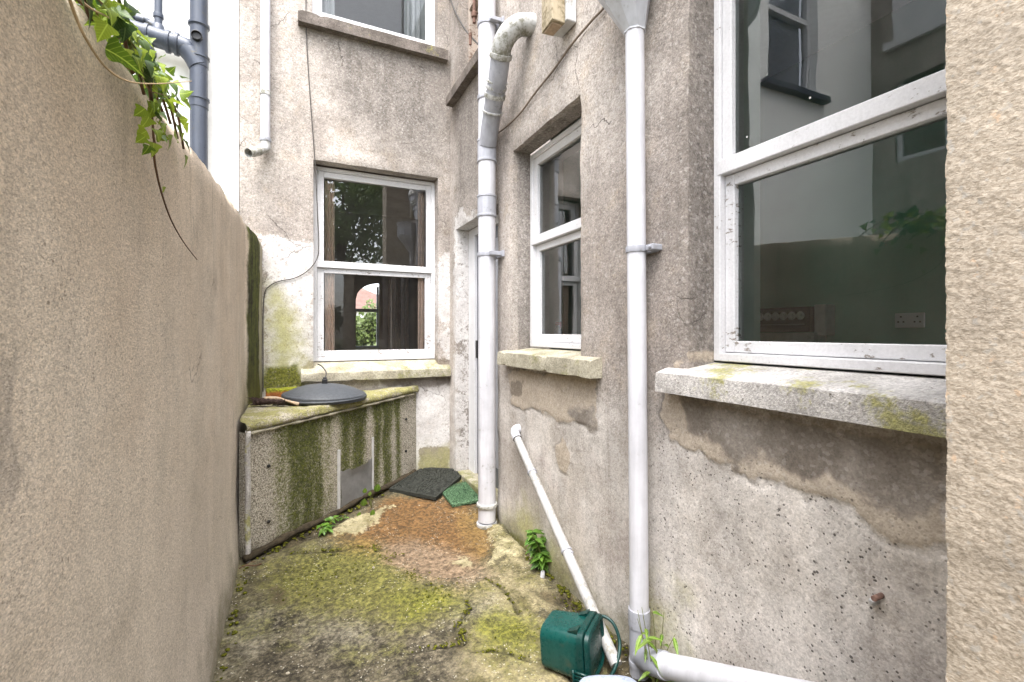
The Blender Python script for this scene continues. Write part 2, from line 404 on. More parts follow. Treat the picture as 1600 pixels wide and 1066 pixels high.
def bunker_material():
    g = G('mossy_concrete'); x, y, z = g.sep()
    mid = g.noise(9, 5, 0.65); fine = g.noise(60, 4, 0.7); gr = g.noise(230, 2, 0.8); vo = g.voro(170)
    c = g.mix(g.ss(g.noise(130, 2, 0.7), 0.35, 0.62), (0.19, 0.165, 0.125), (0.60, 0.55, 0.46))
    # vertical runs of algae, densest under the lip
    s = g.M('MULTIPLY', g.attr('run'), 1.0)
    m = g.ss(g.add(g.attr('algae'), g.add(g.mul(g.add(g.noise(1.0, 4, 0.6, g.scale(g.pos(), (16, 16, 1.6))), -0.5), 0.7), g.add(g.mul(g.cells(110), 0.20), g.mul(g.add(fine, -0.5), 1.3)))), 0.15, 1.05)
    c = g.mix(g.mul(m, 0.95), c, g.mix(g.ss(g.add(fine, g.mul(m, -0.35)), -0.05, 0.5), (0.018, 0.026, 0.002), (0.155, 0.17, 0.028)))
    t = g.mul(g.ss(g.attr('top'), 0.2, 0.8), g.ss(g.add(mid, g.mul(g.add(fine, -0.5), 0.6)), 0.33, 0.55))
    c = g.mix(g.mul(t, 0.85), c, g.mix(g.ss(fine, 0.3, 0.7), (0.15, 0.14, 0.03), (0.36, 0.34, 0.12)))
    c = g.val(c, g.add(1.0, g.add(g.mul(g.add(gr, -0.5), 1.5), g.mul(g.add(fine, -0.5), 0.5))))
    ft = g.ss(g.add(z, g.mul(g.add(mid, -0.5), 0.2)), 0.13, 0.0)
    c = g.mix(g.mul(ft, 0.6), c, (0.10, 0.085, 0.04))
    h = g.add(g.mul(vo, -0.6), g.add(fine, g.mul(m, 0.3)))
    return g.done(c, 0.95, g.bump(h, 0.006, 0.9), spec=0.2)

def stone_material(name, c0, c1, moss=0.5, mossc=((0.16, 0.15, 0.04), (0.42, 0.40, 0.14))):
    g = G(name); mid = g.noise(8, 5, 0.65); fine = g.noise(55, 4, 0.7); gr = g.noise(220, 2, 0.8)
    c = g.mix(g.ss(mid, 0.35, 0.65), c0, c1)
    c = g.mix(g.ss(fine, 0.60, 0.72), c, (0.12, 0.105, 0.09))
    m = g.ss(g.add(g.noise(4.5, 4, 0.6), g.mul(g.add(fine, -0.5), 0.4)), 0.68 - 0.3 * moss, 0.82 - 0.3 * moss)
    c = g.mix(g.mul(m, 0.85), c, g.mix(fine, *mossc))
    c = g.val(c, g.add(1.0, g.add(g.mul(g.ss(g.noise(120, 2, 0.6), 0.35, 0.65, -1, 1), 0.18), g.mul(g.ss(fine, 0.3, 0.7, -1, 1), 0.14))))
    return g.done(c, 0.92, g.bump(g.add(fine, g.mul(gr, 0.5)), 0.005, 0.8), spec=0.2)

def paint_material(name, base=(0.80, 0.79, 0.80), wear=0.5, under=(0.20, 0.15, 0.10)):
    g = G(name); z = g.sep()[2]
    n = g.noise(30, 5, 0.7, g.scale(g.pos(), (1, 1, 2.2))); f = g.noise(120, 3, 0.7); big = g.noise(5, 4, 0.6)
    c = g.mix(g.ss(big, 0.3, 0.7), base, tuple(v * 0.88 for v in base))
    d = g.ss(g.add(n, g.mul(g.add(big, -0.5), 0.5)), 0.72 - 0.12 * wear, 0.76 - 0.12 * wear)
    c = g.mix(g.mul(d, 0.75), c, under)
    c = g.val(c, g.ss(f, 0.3, 0.7, 0.92, 1.04))
    return g.done(c, 0.5, g.bump(g.add(g.mul(d, -1.0), g.mul(n, 0.4)), 0.0015, 0.7), spec=0.35)

def plastic(name, base, rough=0.4, grime=0.4, dirt=(0.16, 0.14, 0.07), sc=7):
    g = G(name); n = g.noise(sc, 5, 0.65); f = g.noise(60, 4, 0.7); st = g.noise(1.0, 4, 0.6, g.scale(g.pos(), (30, 30, 2.0)))
    c = g.mix(g.ss(n, 0.3, 0.7), base, tuple(v * 0.86 for v in base))
    d = g.mul(g.ss(g.add(g.mul(n, 0.6), g.mul(f, 0.5)), 0.62 - 0.12 * grime, 0.80 - 0.12 * grime), 0.75)
    c = g.mix(d, c, dirt)
    c = g.val(c, g.ss(st, 0.3, 0.7, 1.04, 0.86))
    return g.done(c, g.ss(f, 0.3, 0.7, rough - 0.08, rough + 0.15), g.bump(f, 0.0006, 0.4), spec=0.4)

def leaf_material(name, c0, c1, trans=0.35, vein=False):
    g = G(name); oi = g.N('ShaderNodeObjectInfo').outputs['Random']
    n = g.noise(40, 3, 0.6)
    c = g.mix(g.M('FRACT', g.add(oi, g.mul(n, 0.35))), c0, c1)
    if vein:
        x, y, z = g.sep(g.local()); ax = g.M('ABSOLUTE', x)
        side = g.M('SINE', g.add(g.mul(y, 42.0), g.mul(ax, -30.0)))
        v = g.M('MAXIMUM', g.ss(ax, 0.035, 0.012), g.mul(g.ss(side, 0.86, 0.99), 0.5))
        c = g.mix(g.mul(v, 0.55), c, tuple(min(1, q * 1.7 + 0.05) for q in c1))
        c = g.val(c, g.ss(g.noise(9, 3, 0.6), 0.3, 0.7, 0.75, 1.2))
    g.done(c, 0.42, spec=0.4)
    tr = g.N('ShaderNodeBsdfTranslucent'); g.L(g.val(c, 1.15), tr.inputs['Color'])
    mx = g.N('ShaderNodeMixShader'); mx.inputs[0].default_value = trans
    g.t.links.new(g.b.outputs[0], mx.inputs[1]); g.t.links.new(tr.outputs[0], mx.inputs[2]); g.t.links.new(mx.outputs[0], g.out.inputs['Surface'])
    return g.m

def glass_material(name, ior=2.0, dust=0.3, tint=(0.92, 0.95, 0.93), wave=0.0, haze=0.0, bow=0.0):
    g = G(name); g.t.nodes.remove(g.b)
    tr = g.N('ShaderNodeBsdfTransparent'); tr.inputs[0].default_value = (*tint, 1)
    gl = g.N('ShaderNodeBsdfGlossy'); gl.inputs['Roughness'].default_value = 0.0; gl.inputs['Color'].default_value = (1, 1, 1, 1)
    if bow: g.t.links.new(g.bump(g.sep()[0], bow, 1.0), gl.inputs['Normal'])
    if wave:
        nb = g.bump(g.noise(2.2, 2, 0.4), 0.01, wave); g.t.links.new(nb, gl.inputs['Normal'])
    fr = g.N('ShaderNodeFresnel'); fr.inputs['IOR'].default_value = ior
    mx = g.N('ShaderNodeMixShader'); g.t.links.new(fr.outputs[0], mx.inputs[0])
    g.t.links.new(tr.outputs[0], mx.inputs[1]); g.t.links.new(gl.outputs[0], mx.inputs[2])
    df = g.N('ShaderNodeBsdfDiffuse'); df.inputs[0].default_value = (0.62, 0.62, 0.58, 1)
    sp = g.mul(g.ss(g.voro(14), 0.055, 0.03), g.ss(g.noise(11, 2), 0.5, 0.55))
    sm = g.ss(g.add(g.mul(g.noise(3, 5, 0.7), 0.6), g.mul(g.noise(1.0, 5, 0.7, g.scale(g.pos(), (14, 14, 1.5))), 0.4)), 0.42, 0.8)
    f = g.M('MAXIMUM', g.mul(sp, dust), g.add(g.mul(sm, 0.030 * dust), haze), clamp=True)  # even pale haze added to lift the dark panes, besides specks and smears
    m2 = g.N('ShaderNodeMixShader'); g.t.links.new(f, m2.inputs[0]); g.t.links.new(mx.outputs[0], m2.inputs[1]); g.t.links.new(df.outputs[0], m2.inputs[2])
    g.t.links.new(m2.outputs[0], g.out.inputs['Surface'])
    return g.m

def plain(name, col, rough=0.7, var=0.15, sc=20, bump=0.001, metal=0.0):
    g = G(name); n = g.noise(sc, 4, 0.65)
    c = g.val(g.mix(1.0, col, col), g.ss(n, 0.25, 0.75, 1 - var, 1 + var))
    g.b.inputs['Metallic'].default_value = metal
    return g.done(c, rough, g.bump(n, bump, 0.5), spec=0.3)

M_WALL = wall_material('weathered_roughcast')
M_GWALL = garden_wall_material()
M_PIER = pier_material()
M_FLOOR = floor_material()
M_BUNK = bunker_material()
M_SILL = stone_material('sill_stone', (0.46, 0.435, 0.41), (0.66, 0.63, 0.60), 0.56, ((0.20, 0.19, 0.05), (0.46, 0.44, 0.16)))
M_SILLG = stone_material('sill_stone_green', (0.36, 0.33, 0.25), (0.54, 0.50, 0.39), 0.55, ((0.13, 0.125, 0.04), (0.31, 0.30, 0.14)))
M_SILLD = stone_material('sill_stone_dark', (0.13, 0.11, 0.095), (0.25, 0.215, 0.19), 0.1)
M_PAINT = paint_material('old_white_paint', (0.86, 0.855, 0.87), wear=0.35)
M_PAINTW = paint_material('flaking_white_paint', (0.86, 0.855, 0.87), wear=0.8)
M_ROT = paint_material('rotten_cream_wood', (0.62, 0.52, 0.44), 1.2, (0.16, 0.085, 0.05))
M_PVC = plastic('white_pvc', (0.74, 0.74, 0.785), 0.35, -0.2)
M_PVCG = plastic('grey_pvc', (0.46, 0.47, 0.52), 0.4, 0.25)
M_PVCM = plastic('mossy_pvc', (0.64, 0.64, 0.63), 0.5, 1.15, (0.14, 0.13, 0.06), 12)
M_PVCW = plastic('dull_pvc', (0.52, 0.51, 0.50), 0.5, 0.6)
M_HOPPER = plastic('hopper_grey', (0.72, 0.74, 0.80), 0.4, 0.05)
M_STACK = plastic('slate_grey_pvc', (0.085, 0.10, 0.135), 0.35, 0.0)
M_CABLE = plain('black_cable', (0.075, 0.068, 0.062), 0.6)
M_CABLEB = plain('brown_cable', (0.24, 0.19, 0.15), 0.7)
M_GLASS = glass_material('window_glass', 1.75, 1.0, (0.86, 0.92, 0.88), 0.12)
M_GLASSS = glass_material('side_window_glass', 2.2, 1.0, (0.86, 0.92, 0.88), 0.12)
M_GLASSB = glass_material('old_window_glass', 2.1, 0.5, (0.93, 0.93, 0.92), 0.0, 0.012, 0.010)
M_GLASSC = glass_material('clear_window_glass', 1.5, 0.4, (0.97, 0.97, 0.97), 0.05, 0.01)
M_WHITE = plain('white_masonry_paint', (1.12, 1.12, 1.09), 0.85, 0.04, 30, 0.002)
M_GREYR = wall_material('grey_outrigger_render', False)
M_TEAL = plain('teal_emulsion', (0.19, 0.43, 0.34), 0.8, 0.06, 3)
M_REVEAL = plain('pale_green_reveal', (0.74, 0.82, 0.76), 0.7, 0.06, 5)
M_BROWN = plain('brown_room', (0.50, 0.40, 0.33), 0.8, 0.2, 3)
M_CARPET = plain('room_carpet', (0.10, 0.08, 0.07), 0.95, 0.2, 60)
M_CURT = plain('pink_brown_curtain', (1.0, 0.78, 0.64), 0.9, 0.12, 25)
M_NET = plain('white_curtain', (0.72, 0.76, 0.76), 0.9, 0.05, 25)
M_BLACK = plain('black_plastic', (0.022, 0.022, 0.024), 0.4, 0.2, 30)
M_CHROME = plain('bright_metal', (0.80, 0.80, 0.80), 0.4, 0.05, 40, 0.0002, 0.0)
M_LIDC = plain('charcoal_plastic', (0.075, 0.082, 0.092), 0.55, 0.2, 50, 0.0015)
def brick_material():
    g = G('mossy_brick'); n = g.noise(30, 4, 0.7); z = g.sep()[2]
    c = g.mix(g.ss(n, 0.3, 0.7), (0.20, 0.065, 0.02), (0.42, 0.16, 0.05))
    c = g.mix(g.ss(g.add(z, g.mul(g.add(n, -0.5), 0.05)), 0.808, 0.826), c, g.mix(g.ss(g.noise(90, 3), 0.35, 0.65), (0.10, 0.11, 0.01), (0.32, 0.33, 0.03)))
    return g.done(c, 0.95, g.bump(n, 0.005, 0.8), spec=0.2)
M_BRICKM = brick_material()
M_BRISTLE = plain('dark_bristle', (0.055, 0.034, 0.028), 0.9, 0.5, 160, 0.004)
M_WOOD = plain('pale_wood', (0.48, 0.36, 0.25), 0.7, 0.2, 60, 0.001)
M_ZINC = plain('dull_zinc', (0.52, 0.515, 0.51), 0.5, 0.15, 18, 0.001, 0.35)
M_ZINCL = plain('pale_zinc', (0.62, 0.61, 0.60), 0.5, 0.12, 25, 0.001, 0.1)
M_RUBBER = plain('dark_rubber', (0.030, 0.032, 0.026), 0.75, 0.5, 60, 0.002)
def turf_material():
    g = G('plastic_turf'); k = g.cells(170)
    return g.done(g.mix(g.ss(k, -0.8, 0.9), (0.020, 0.055, 0.024), (0.17, 0.30, 0.16)), 0.7, g.bump(k, 0.003, 0.6), spec=0.3)
M_TURF = turf_material()
M_CADDY = plastic('green_plastic', (0.003, 0.070, 0.060), 0.28, 0.05, (0.10, 0.09, 0.05), 9)
M_CADDYD = plastic('dark_green_plastic', (0.004, 0.046, 0.040), 0.3, 0.15, (0.05, 0.06, 0.04), 9)
M_TUB = plastic('pale_blue_plastic', (0.47, 0.53, 0.66), 0.3, 0.0)
M_IVY = leaf_material('ivy_leaf', (0.07, 0.14, 0.008), (0.33, 0.42, 0.04), 0.35, True)
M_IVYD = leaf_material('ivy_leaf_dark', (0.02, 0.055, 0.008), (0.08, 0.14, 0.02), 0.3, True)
M_WEED = leaf_material('weed_leaf', (0.04, 0.13, 0.012), (0.16, 0.30, 0.04), 0.3, True)
M_WEEDL = leaf_material('lime_leaf', (0.09, 0.18, 0.015), (0.22, 0.33, 0.05), 0.3, True)
M_STEM = plain('green_stem', (0.16, 0.17, 0.05), 0.7)
M_STEMB = plain('brown_stem', (0.14, 0.075, 0.04), 0.7)
M_TENDRIL = plain('straw_tendril', (0.50, 0.36, 0.20), 0.7)
M_BARK = plain('bark', (0.09, 0.07, 0.05), 0.9, 0.4, 12, 0.02)
M_TREE = leaf_material('tree_leaf', (0.06, 0.10, 0.04), (0.17, 0.23, 0.10), 0.3)
M_HEDGE = leaf_material('hedge_leaf', (0.04, 0.075, 0.015), (0.15, 0.21, 0.05), 0.35)
M_ROOF = plain('clay_roof', (0.19, 0.115, 0.095), 0.9, 0.2, 4)
M_BOXW = plastic('weathered_box', (0.50, 0.42, 0.29), 0.7, 1.1, (0.16, 0.12, 0.05), 14)
M_BOXP = plastic('white_box', (0.74, 0.74, 0.74), 0.5, 0.2)
M_RUST = plain('rust', (0.22, 0.13, 0.10), 0.85, 0.4, 60, 0.002)
M_REDP = plain('red_plastic', (0.65, 0.04, 0.03), 0.35, 0.05)
M_BLUEL = plain('blue_liquid_bottle', (0.25, 0.42, 0.55), 0.2, 0.05)
M_DOOR = plain('grey_door', (0.14, 0.15, 0.17), 0.35, 0.05)
M_SOCK = plain('white_socket_plastic', (0.66, 0.66, 0.68), 0.4, 0.03)
M_BLIND = plain('window_blind', (0.55, 0.58, 0.66), 0.7, 0.03)
M_GROUND = plain('garden_ground', (0.10, 0.105, 0.05), 0.95, 0.4, 6, 0.02)
def moss_material():
    g = G('moss_cushion'); n = g.noise(140, 3, 0.7)
    return g.done(g.mix(g.ss(n, 0.35, 0.65), (0.03, 0.035, 0.005), (0.19, 0.19, 0.025)), 0.95, g.bump(n, 0.004, 0.9), spec=0.1)
M_MOSS = moss_material()
M_GRIT = plain('stone_grit', (0.40, 0.36, 0.28), 0.9, 0.6, 30)
# ================================================================ ground and yard floor
XW, YB = 1.18, 3.72          # faces of the side wall and the rear wall of the house
def px_floor(poly): return [on_floor(*p)[:2] for p in poly]
def px_side(poly): return [on_x(p[0], p[1], XW)[1:] for p in poly]
def px_rear(poly): return [on_y(p[0], p[1], YB)[[0, 2]] for p in poly]
def set_attr(me, name, arr):
    a = me.attributes.new(name, 'FLOAT', 'POINT'); a.data.foreach_set('value', np.clip(arr, -1, 1).astype(np.float32))
def layers(me, u, v, table):
    for name, polys in table.items():
        d = np.full(u.shape, -1.0)
        for p in polys: d = np.maximum(d, sdf_poly(u, v, p))
        set_attr(me, name, d)
def grid_faces(nu, nv):
    return [(i * nv + j, (i + 1) * nv + j, (i + 1) * nv + j + 1, i * nv + j + 1) for i in range(nu - 1) for j in range(nv - 1)]

gx = np.linspace(-0.42, 1.26, 200); gy = np.linspace(0.55, 3.80, 380)
X, Y = [a.ravel() for a in np.meshgrid(gx, gy, indexing='ij')]
FL = {
 'rust': [px_floor([(600, 775), (690, 775), (745, 785), (742, 818), (770, 830), (768, 860), (735, 895), (700, 905), (650, 892), (612, 878), (590, 850), (545, 840), (520, 835), (560, 815)])],
 'pink': [px_floor([(598, 848), (650, 838), (715, 862), (760, 880), (765, 905), (720, 918), (660, 905), (625, 892), (600, 870)])],
 'ochre': [px_floor([(715, 800), (750, 795), (768, 835), (758, 870), (725, 850)]), px_floor([(525, 832), (590, 845), (580, 862), (530, 855)])],
 'pale': [px_floor([(770, 815), (800, 840), (880, 935), (905, 985), (850, 960), (840, 1066), (735, 1066), (725, 1000), (735, 960), (728, 935), (740, 910), (765, 890), (790, 870), (760, 845), (745, 815)]),
          px_floor([(700, 1075), (715, 985), (850, 960), (900, 1120)])],
 'chalk': [px_floor([(762, 826), (785, 822), (800, 840), (812, 850), (828, 868), (800, 870), (765, 882), (775, 855)]), px_floor([(520, 830), (540, 815), (590, 795), (612, 790), (600, 806), (560, 832), (535, 838)]),
           px_floor([(705, 875), (728, 872), (740, 880), (725, 888), (704, 886)])],
 'moss': [px_floor([(400, 900), (470, 860), (560, 850), (600, 868), (640, 900), (720, 920), (720, 950), (640, 975), (560, 960), (470, 950), (420, 940)]),
          px_floor([(740, 970), (800, 960), (850, 985), (840, 1030), (780, 1020)])],
 'lime': [px_floor([(575, 855), (600, 866), (625, 885), (650, 900), (640, 910), (600, 885)]), px_floor([(755, 975), (815, 972), (838, 995), (800, 1018), (765, 1000)]), px_floor([(610, 930), (690, 920), (710, 945), (640, 965)])],
 'dark': [px_floor([(395, 925), (430, 905), (465, 935), (560, 955), (680, 975), (715, 960), (722, 985), (735, 1060), (740, 1100), (600, 1140), (330, 1140), (360, 1040), (350, 960)]),
          px_floor([(425, 918), (445, 922), (442, 945), (425, 945)])],
 'grey': [px_floor([(350, 985), (420, 930), (445, 960), (420, 1010), (340, 1066)]), px_floor([(480, 960), (570, 965), (600, 1000), (520, 1030), (470, 1000)]), px_floor([(690, 940), (770, 935), (780, 975), (700, 985)])],
 'dirt': [px_floor([(377, 880), (500, 838), (530, 815), (615, 765), (660, 738), (655, 732), (560, 770), (470, 820), (380, 870)]), px_floor([(868, 945), (900, 960), (905, 985), (860, 975)]), px_floor([(830, 925), (890, 930), (905, 955), (870, 948)]),
          px_floor([(905, 985), (960, 980), (1060, 1090), (990, 1100)]), px_floor([(425, 920), (440, 922), (438, 942), (428, 940)]), px_floor([(705, 990), (722, 985), (728, 1010), (715, 1018)])],
}
CRK = [[(455, 866), (490, 862), (520, 862), (548, 856), (580, 855), (596, 858)], [(728, 935), (735, 955), (722, 965), (708, 985)], [(722, 985), (728, 1005), (690, 1012), (640, 1020)], [(740, 1020), (790, 1020), (830, 1035)], [(758, 905), (790, 925), (810, 960)]]
crd = np.full(X.shape, 9.0)
for c in CRK:
    P = [on_floor(*p)[:2] for p in c]
    for a, b in zip(P, P[1:]):
        e = b - a; t = np.clip(((X - a[0]) * e[0] + (Y - a[1]) * e[1]) / (e @ e), 0, 1)
        crd = np.minimum(crd, np.hypot(X - a[0] - t * e[0], Y - a[1] - t * e[1]))
Zf = floor_z(X, Y) + 0.012 * fbm(X * 4, Y * 4, 4, 3) + 0.007 * fbm(X * 22, Y * 22, 3, 9) + 0.004 * fbm(X * 70, Y * 70, 2, 19)
wob = 0.05 * fbm(X * 9, Y * 9, 3, 21)
def sd(name):
    d = np.full(X.shape, -1.0)
    for p in FL[name]: d = np.maximum(d, sdf_poly(X, Y, p))
    return d
step = lambda d, h, w=0.012: h * np.clip((d + wob) / w + 0.5, 0, 1)
Zf += step(sd('chalk'), 0.014) + step(sd('pale'), 0.007) - step(sd('rust'), 0.010, 0.03) - step(sd('dirt'), 0.010, 0.02) - 0.012 * np.clip(1 - crd / 0.014, 0, 1)
me = mesh_from('yard_floor', np.c_[X, Y, Zf], grid_faces(len(gx), len(gy)))
layers(me, X, Y, FL); set_attr(me, 'crack', -crd)
yard = obj('yard_floor', me, M_FLOOR, smooth=True, kind='structure')
bm = new()
for s in (1,):
    vs = [bm.verts.new(p) for p in ((-90, -90, -0.06), (90, -90, -0.06), (90, 90, -0.06), (-90, 90, -0.06))]; bm.faces.new(vs)
obj('ground', bm, M_GROUND, kind='structure')

# ================================================================ the house: side wall, rear wall, windows, door
house = thing('terraced_house', 'weathered roughcast house rear with flaking white sash windows round the corner of the yard', 'house', (XW, YB, 0))

def lines(lo, hi, fine_lo, fine_hi, stepf, stepc, must):
    L = list(np.arange(fine_lo, fine_hi, stepf)) + list(np.arange(lo, fine_lo, stepc)) + list(np.arange(fine_hi, hi, stepc)) + [lo, hi]
    L = [v for v in L if all(abs(v - m) > stepf * 0.45 for m in must)] + list(must)
    return np.array(sorted(set(round(float(v), 5) for v in L if lo - 1e-6 <= v <= hi + 1e-6)))
def wall_part(name, parent, mat, ul, vl, holes, P, nrm, table, seed, rough=0.004, jamb_dark=False):
    """a wall face on a grid with real openings; holes: (u0, u1, v0, v1, reveal depth)"""
    nu, nv = len(ul), len(vl)
    U, Vv = [a.ravel() for a in np.meshgrid(ul, vl, indexing='ij')]
    disp = rough * 2.2 * fbm(U * 2.3, Vv * 2.3, 3, seed) + rough * fbm(U * 13, Vv * 13, 3, seed + 5)
    for h in holes:     # soft, worn arrises
        d = np.maximum.reduce([h[0] - U, U - h[1], h[2] - Vv, Vv - h[3]])
        disp -= 0.006 * np.clip(1 - np.abs(d) / 0.03, 0, 1) * (1 + 1.2 * fbm(U * 16, Vv * 16, 2, seed + 8))
    tb = {}
    for k, polys in table.items():
        d = np.full(U.shape, -1.0)
        for p in polys: d = np.maximum(d, sdf_poly(U, Vv, p))
        if k in ('cement', 'wet'): d = d + .034 * fbm(U * 9, Vv * 9, 3, seed + 60) + .022 * fbm(U * 38, Vv * 38, 3, seed + 70)
        tb[k] = d
    disp += .0032 * np.clip(tb['cement'] / .009, 0, 1) - .0025 * np.clip(1 - np.abs(tb['cement'] + .012) / .012, 0, 1)
    V3 = P(U, Vv) + np.outer(disp, nrm)
    cu = (ul[:-1] + ul[1:]) / 2; cv = (vl[:-1] + vl[1:]) / 2
    F = []; open_ = np.zeros((nu - 1, nv - 1), bool)
    for h in holes:
        open_ |= ((cu[:, None] > h[0]) & (cu[:, None] < h[1]) & (cv[None, :] > h[2]) & (cv[None, :] < h[3]))
    for i in range(nu - 1):
        for j in range(nv - 1):
            if not open_[i, j]: F.append((i * nv + j, (i + 1) * nv + j, (i + 1) * nv + j + 1, i * nv + j + 1))
    V = [tuple(v) for v in V3]; uu = list(U); vv = list(Vv)
    idx = {}
    def deep(k, depth, m):
        if (k, m) not in idx:
            b = P(np.array([U[k]]), np.array([Vv[k]]))[0]; f = m / 3
            jit = 0.003 * (vnoise(U[k] * 40 + m, Vv[k] * 40, seed)) * (m < 3)
            q = (np.array(V3[k]) * (1 - f) + (b - np.array(nrm) * depth) * f) + jit
            idx[(k, m)] = len(V); V.append(tuple(q)); uu.append(U[k]); vv.append(Vv[k])
        return idx[(k, m)]
    for h in holes:
        for i in range(nu):
            for j in range(nv):
                for (di, dj) in ((1, 0), (0, 1)):
                    i2, j2 = i + di, j + dj
                    if i2 >= nu or j2 >= nv: continue
                    on_u = di == 0 and (abs(ul[i] - h[0]) < 1e-4 or abs(ul[i] - h[1]) < 1e-4) and vl[j] > h[2] - 1e-4 and vl[j2] < h[3] + 1e-4
                    on_v = dj == 0 and (abs(vl[j] - h[2]) < 1e-4 or abs(vl[j] - h[3]) < 1e-4) and ul[i] > h[0] - 1e-4 and ul[i2] < h[1] + 1e-4
                    if on_u or on_v:
                        a, b = i * nv + j, i2 * nv + j2
                        for m in range(3):
                            ka = a if m == 0 else deep(a, h[4], m); kb = b if m == 0 else deep(b, h[4], m)
                            F.append((ka, kb, deep(b, h[4], m + 1), deep(a, h[4], m + 1)))
    me = mesh_from(name, V, F)
    n0 = len(U)
    for k, d in tb.items():
        full = np.empty(len(V)); full[:n0] = d; dm = {}
        for (kk, m_), ii in idx.items(): full[ii] = max(d[kk], .22) if (k == 'dark_tone' and jamb_dark and abs(Vv[kk] - .5) < 2.2) else d[kk]  # reveals of the openings set darker than the wall face, except high up
        set_attr(me, k, full)
    bm = new(); bm.from_mesh(me); bmesh.ops.recalc_face_normals(bm, faces=bm.faces)
    bm.normal_update()
    s = sum(f.normal.dot(Vector(nrm)) * f.calc_area() for f in bm.faces)
    if s < 0: bmesh.ops.reverse_faces(bm, faces=bm.faces)
    bm.to_mesh(me); bm.free()
    return obj(name, me, mat, parent, smooth=50)

# ---- openings (metres)
BIGW = (0.02, 1.135, 1.095, 2.80); SMW = (1.772, 2.498, 1.105, 2.31); DOOR = (2.72, 3.565, -0.2, 2.055); UPS = (2.86, 3.50, 3.10, 4.4)
LOW = (0.129, 1.083, 0.925, 2.508); UPR = (0.12, 1.08, 3.555, 4.5)
TS = {
 'cement': [px_side([(1040, 617), (1475, 690), (1480, 850), (1420, 845), (1330, 800), (1250, 768), (1180, 742), (1130, 722), (1080, 702), (1046, 680), (1036, 650)]),
            px_side([(792, 582), (930, 584), (930, 668), (880, 655), (840, 642), (800, 632)]),
            px_side([(870, 700), (882, 690), (890, 712), (886, 738), (872, 735)]), px_side([(1085, 480), (1118, 480), (1118, 570), (1060, 570)])],
 'wet': [px_side([(1070, 622), (1480, 690), (1480, 780), (1450, 808), (1400, 792), (1340, 768), (1300, 742), (1270, 752), (1235, 740), (1190, 712), (1150, 732), (1120, 692), (1078, 672)]),
         px_side([(890, 645), (930, 640), (930, 672), (905, 664)])],
 'bare': [px_side([(800, 600), (820, 596), (815, 615), (798, 618)])],
 'pits': [px_side([(1040, 690), (1100, 715), (1250, 780), (1475, 860), (1480, 1100), (1030, 1100)])],
 'dark_tone': [px_side([(1050, 60), (1078, 30), (1090, 350), (1072, 380)]), px_side([(706, 150), (760, 80), (760, 330), (708, 360)]), px_side([(1070, 540), (1072, 380), (1120, 420), (1120, 560)])],
 'limewash': [px_side([(707, 330), (746, 330), (746, 740), (711, 740)])],
 'algae': [px_side([(820, 780), (900, 900), (885, 940), (790, 815)]), px_side([(1000, 920), (1060, 930), (1050, 1060), (1000, 1060)])],
 'moss': [px_side([(778, 812), (812, 838), (880, 915), (872, 930), (780, 835)])],
}
must_u = [BIGW[0], BIGW[1], SMW[0], SMW[1], DOOR[0], DOOR[1], UPS[0], UPS[1]]
must_v = [BIGW[2], BIGW[3], SMW[2], SMW[3], DOOR[3], UPS[2], UPS[3]]
ul = np.array(sorted(set(lines(-1.6, YB, 0.15, YB, 0.028, 0.3, must_u)) | set(np.arange(.38, 1.24, .009).round(5)))); vl = np.array(sorted(set(lines(-0.2, 4.5, 0.0, 3.4, 0.028, 0.4, must_v)) | set(np.arange(.52, 1.085, .009).round(5))))
ul = np.array([u for i, u in enumerate(ul) if i == 0 or u - ul[i - 1] > .002 or any(abs(u - m) < 1e-6 for m in must_u)]); vl = np.array([u for i, u in enumerate(vl) if i == 0 or u - vl[i - 1] > .002 or any(abs(u - m) < 1e-6 for m in must_v)])
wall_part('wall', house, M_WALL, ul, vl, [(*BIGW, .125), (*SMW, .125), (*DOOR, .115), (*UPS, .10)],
          lambda u, v: np.c_[np.full(u.shape, XW), u, v], (-1, 0, 0), TS, 40, jamb_dark=True)
TR = {
 'limewash': [px_rear([(408, 372), (440, 368), (497, 380), (497, 600), (408, 600)]), px_rear([(678, 410), (700, 395), (712, 400), (716, 740), (640, 740), (600, 595), (690, 592)]), px_rear([(590, 590), (712, 590), (712, 730), (640, 740)])],
 'algae': [px_rear([(412, 430), (440, 445), (470, 520), (480, 600), (410, 610)]), px_rear([(648, 700), (720, 700), (716, 740), (648, 745)])],
 'moss': [px_rear([(410, 575), (440, 572), (462, 568), (470, 580), (480, 605), (410, 610)])],
 'dark_tone': [px_rear([(480, 20), (704, 80), (706, 250), (690, 285), (600, 235), (520, 200), (492, 120)]), px_rear([(376, -20), (396, -20), (400, 120), (380, 330)]), px_rear([(676, 300), (712, 280), (714, 430), (694, 430)]), px_rear([(470, 590), (712, 580), (712, 612), (600, 620)])],
 'bare': [px_rear([(655, 700), (690, 698), (702, 700), (702, 735), (655, 735)]), px_rear([(684, 552), (710, 565), (712, 590), (684, 590)]), px_rear([(497, 566), (480, 562), (470, 575), (475, 592), (497, 592)])],
 'cement': [], 'wet': [px_rear([(588, 588), (712, 580), (712, 600), (640, 606), (600, 604)])], 'pits': [],
}
ul2 = lines(-0.345, 1.185, -0.345, 1.185, 0.026, 0.3, [LOW[0], LOW[1], UPR[0], UPR[1]])
vl2 = lines(-0.2, 4.6, 0.0, 3.8, 0.026, 0.4, [LOW[2], LOW[3], UPR[2], UPR[3]])
wall_part('wall', house, M_WALL, ul2, vl2, [(*LOW, .11), (*UPR, .10)],
          lambda u, v: np.c_[u, np.full(u.shape, YB), v], (0, -1, 0), TR, 60)
bm = new()
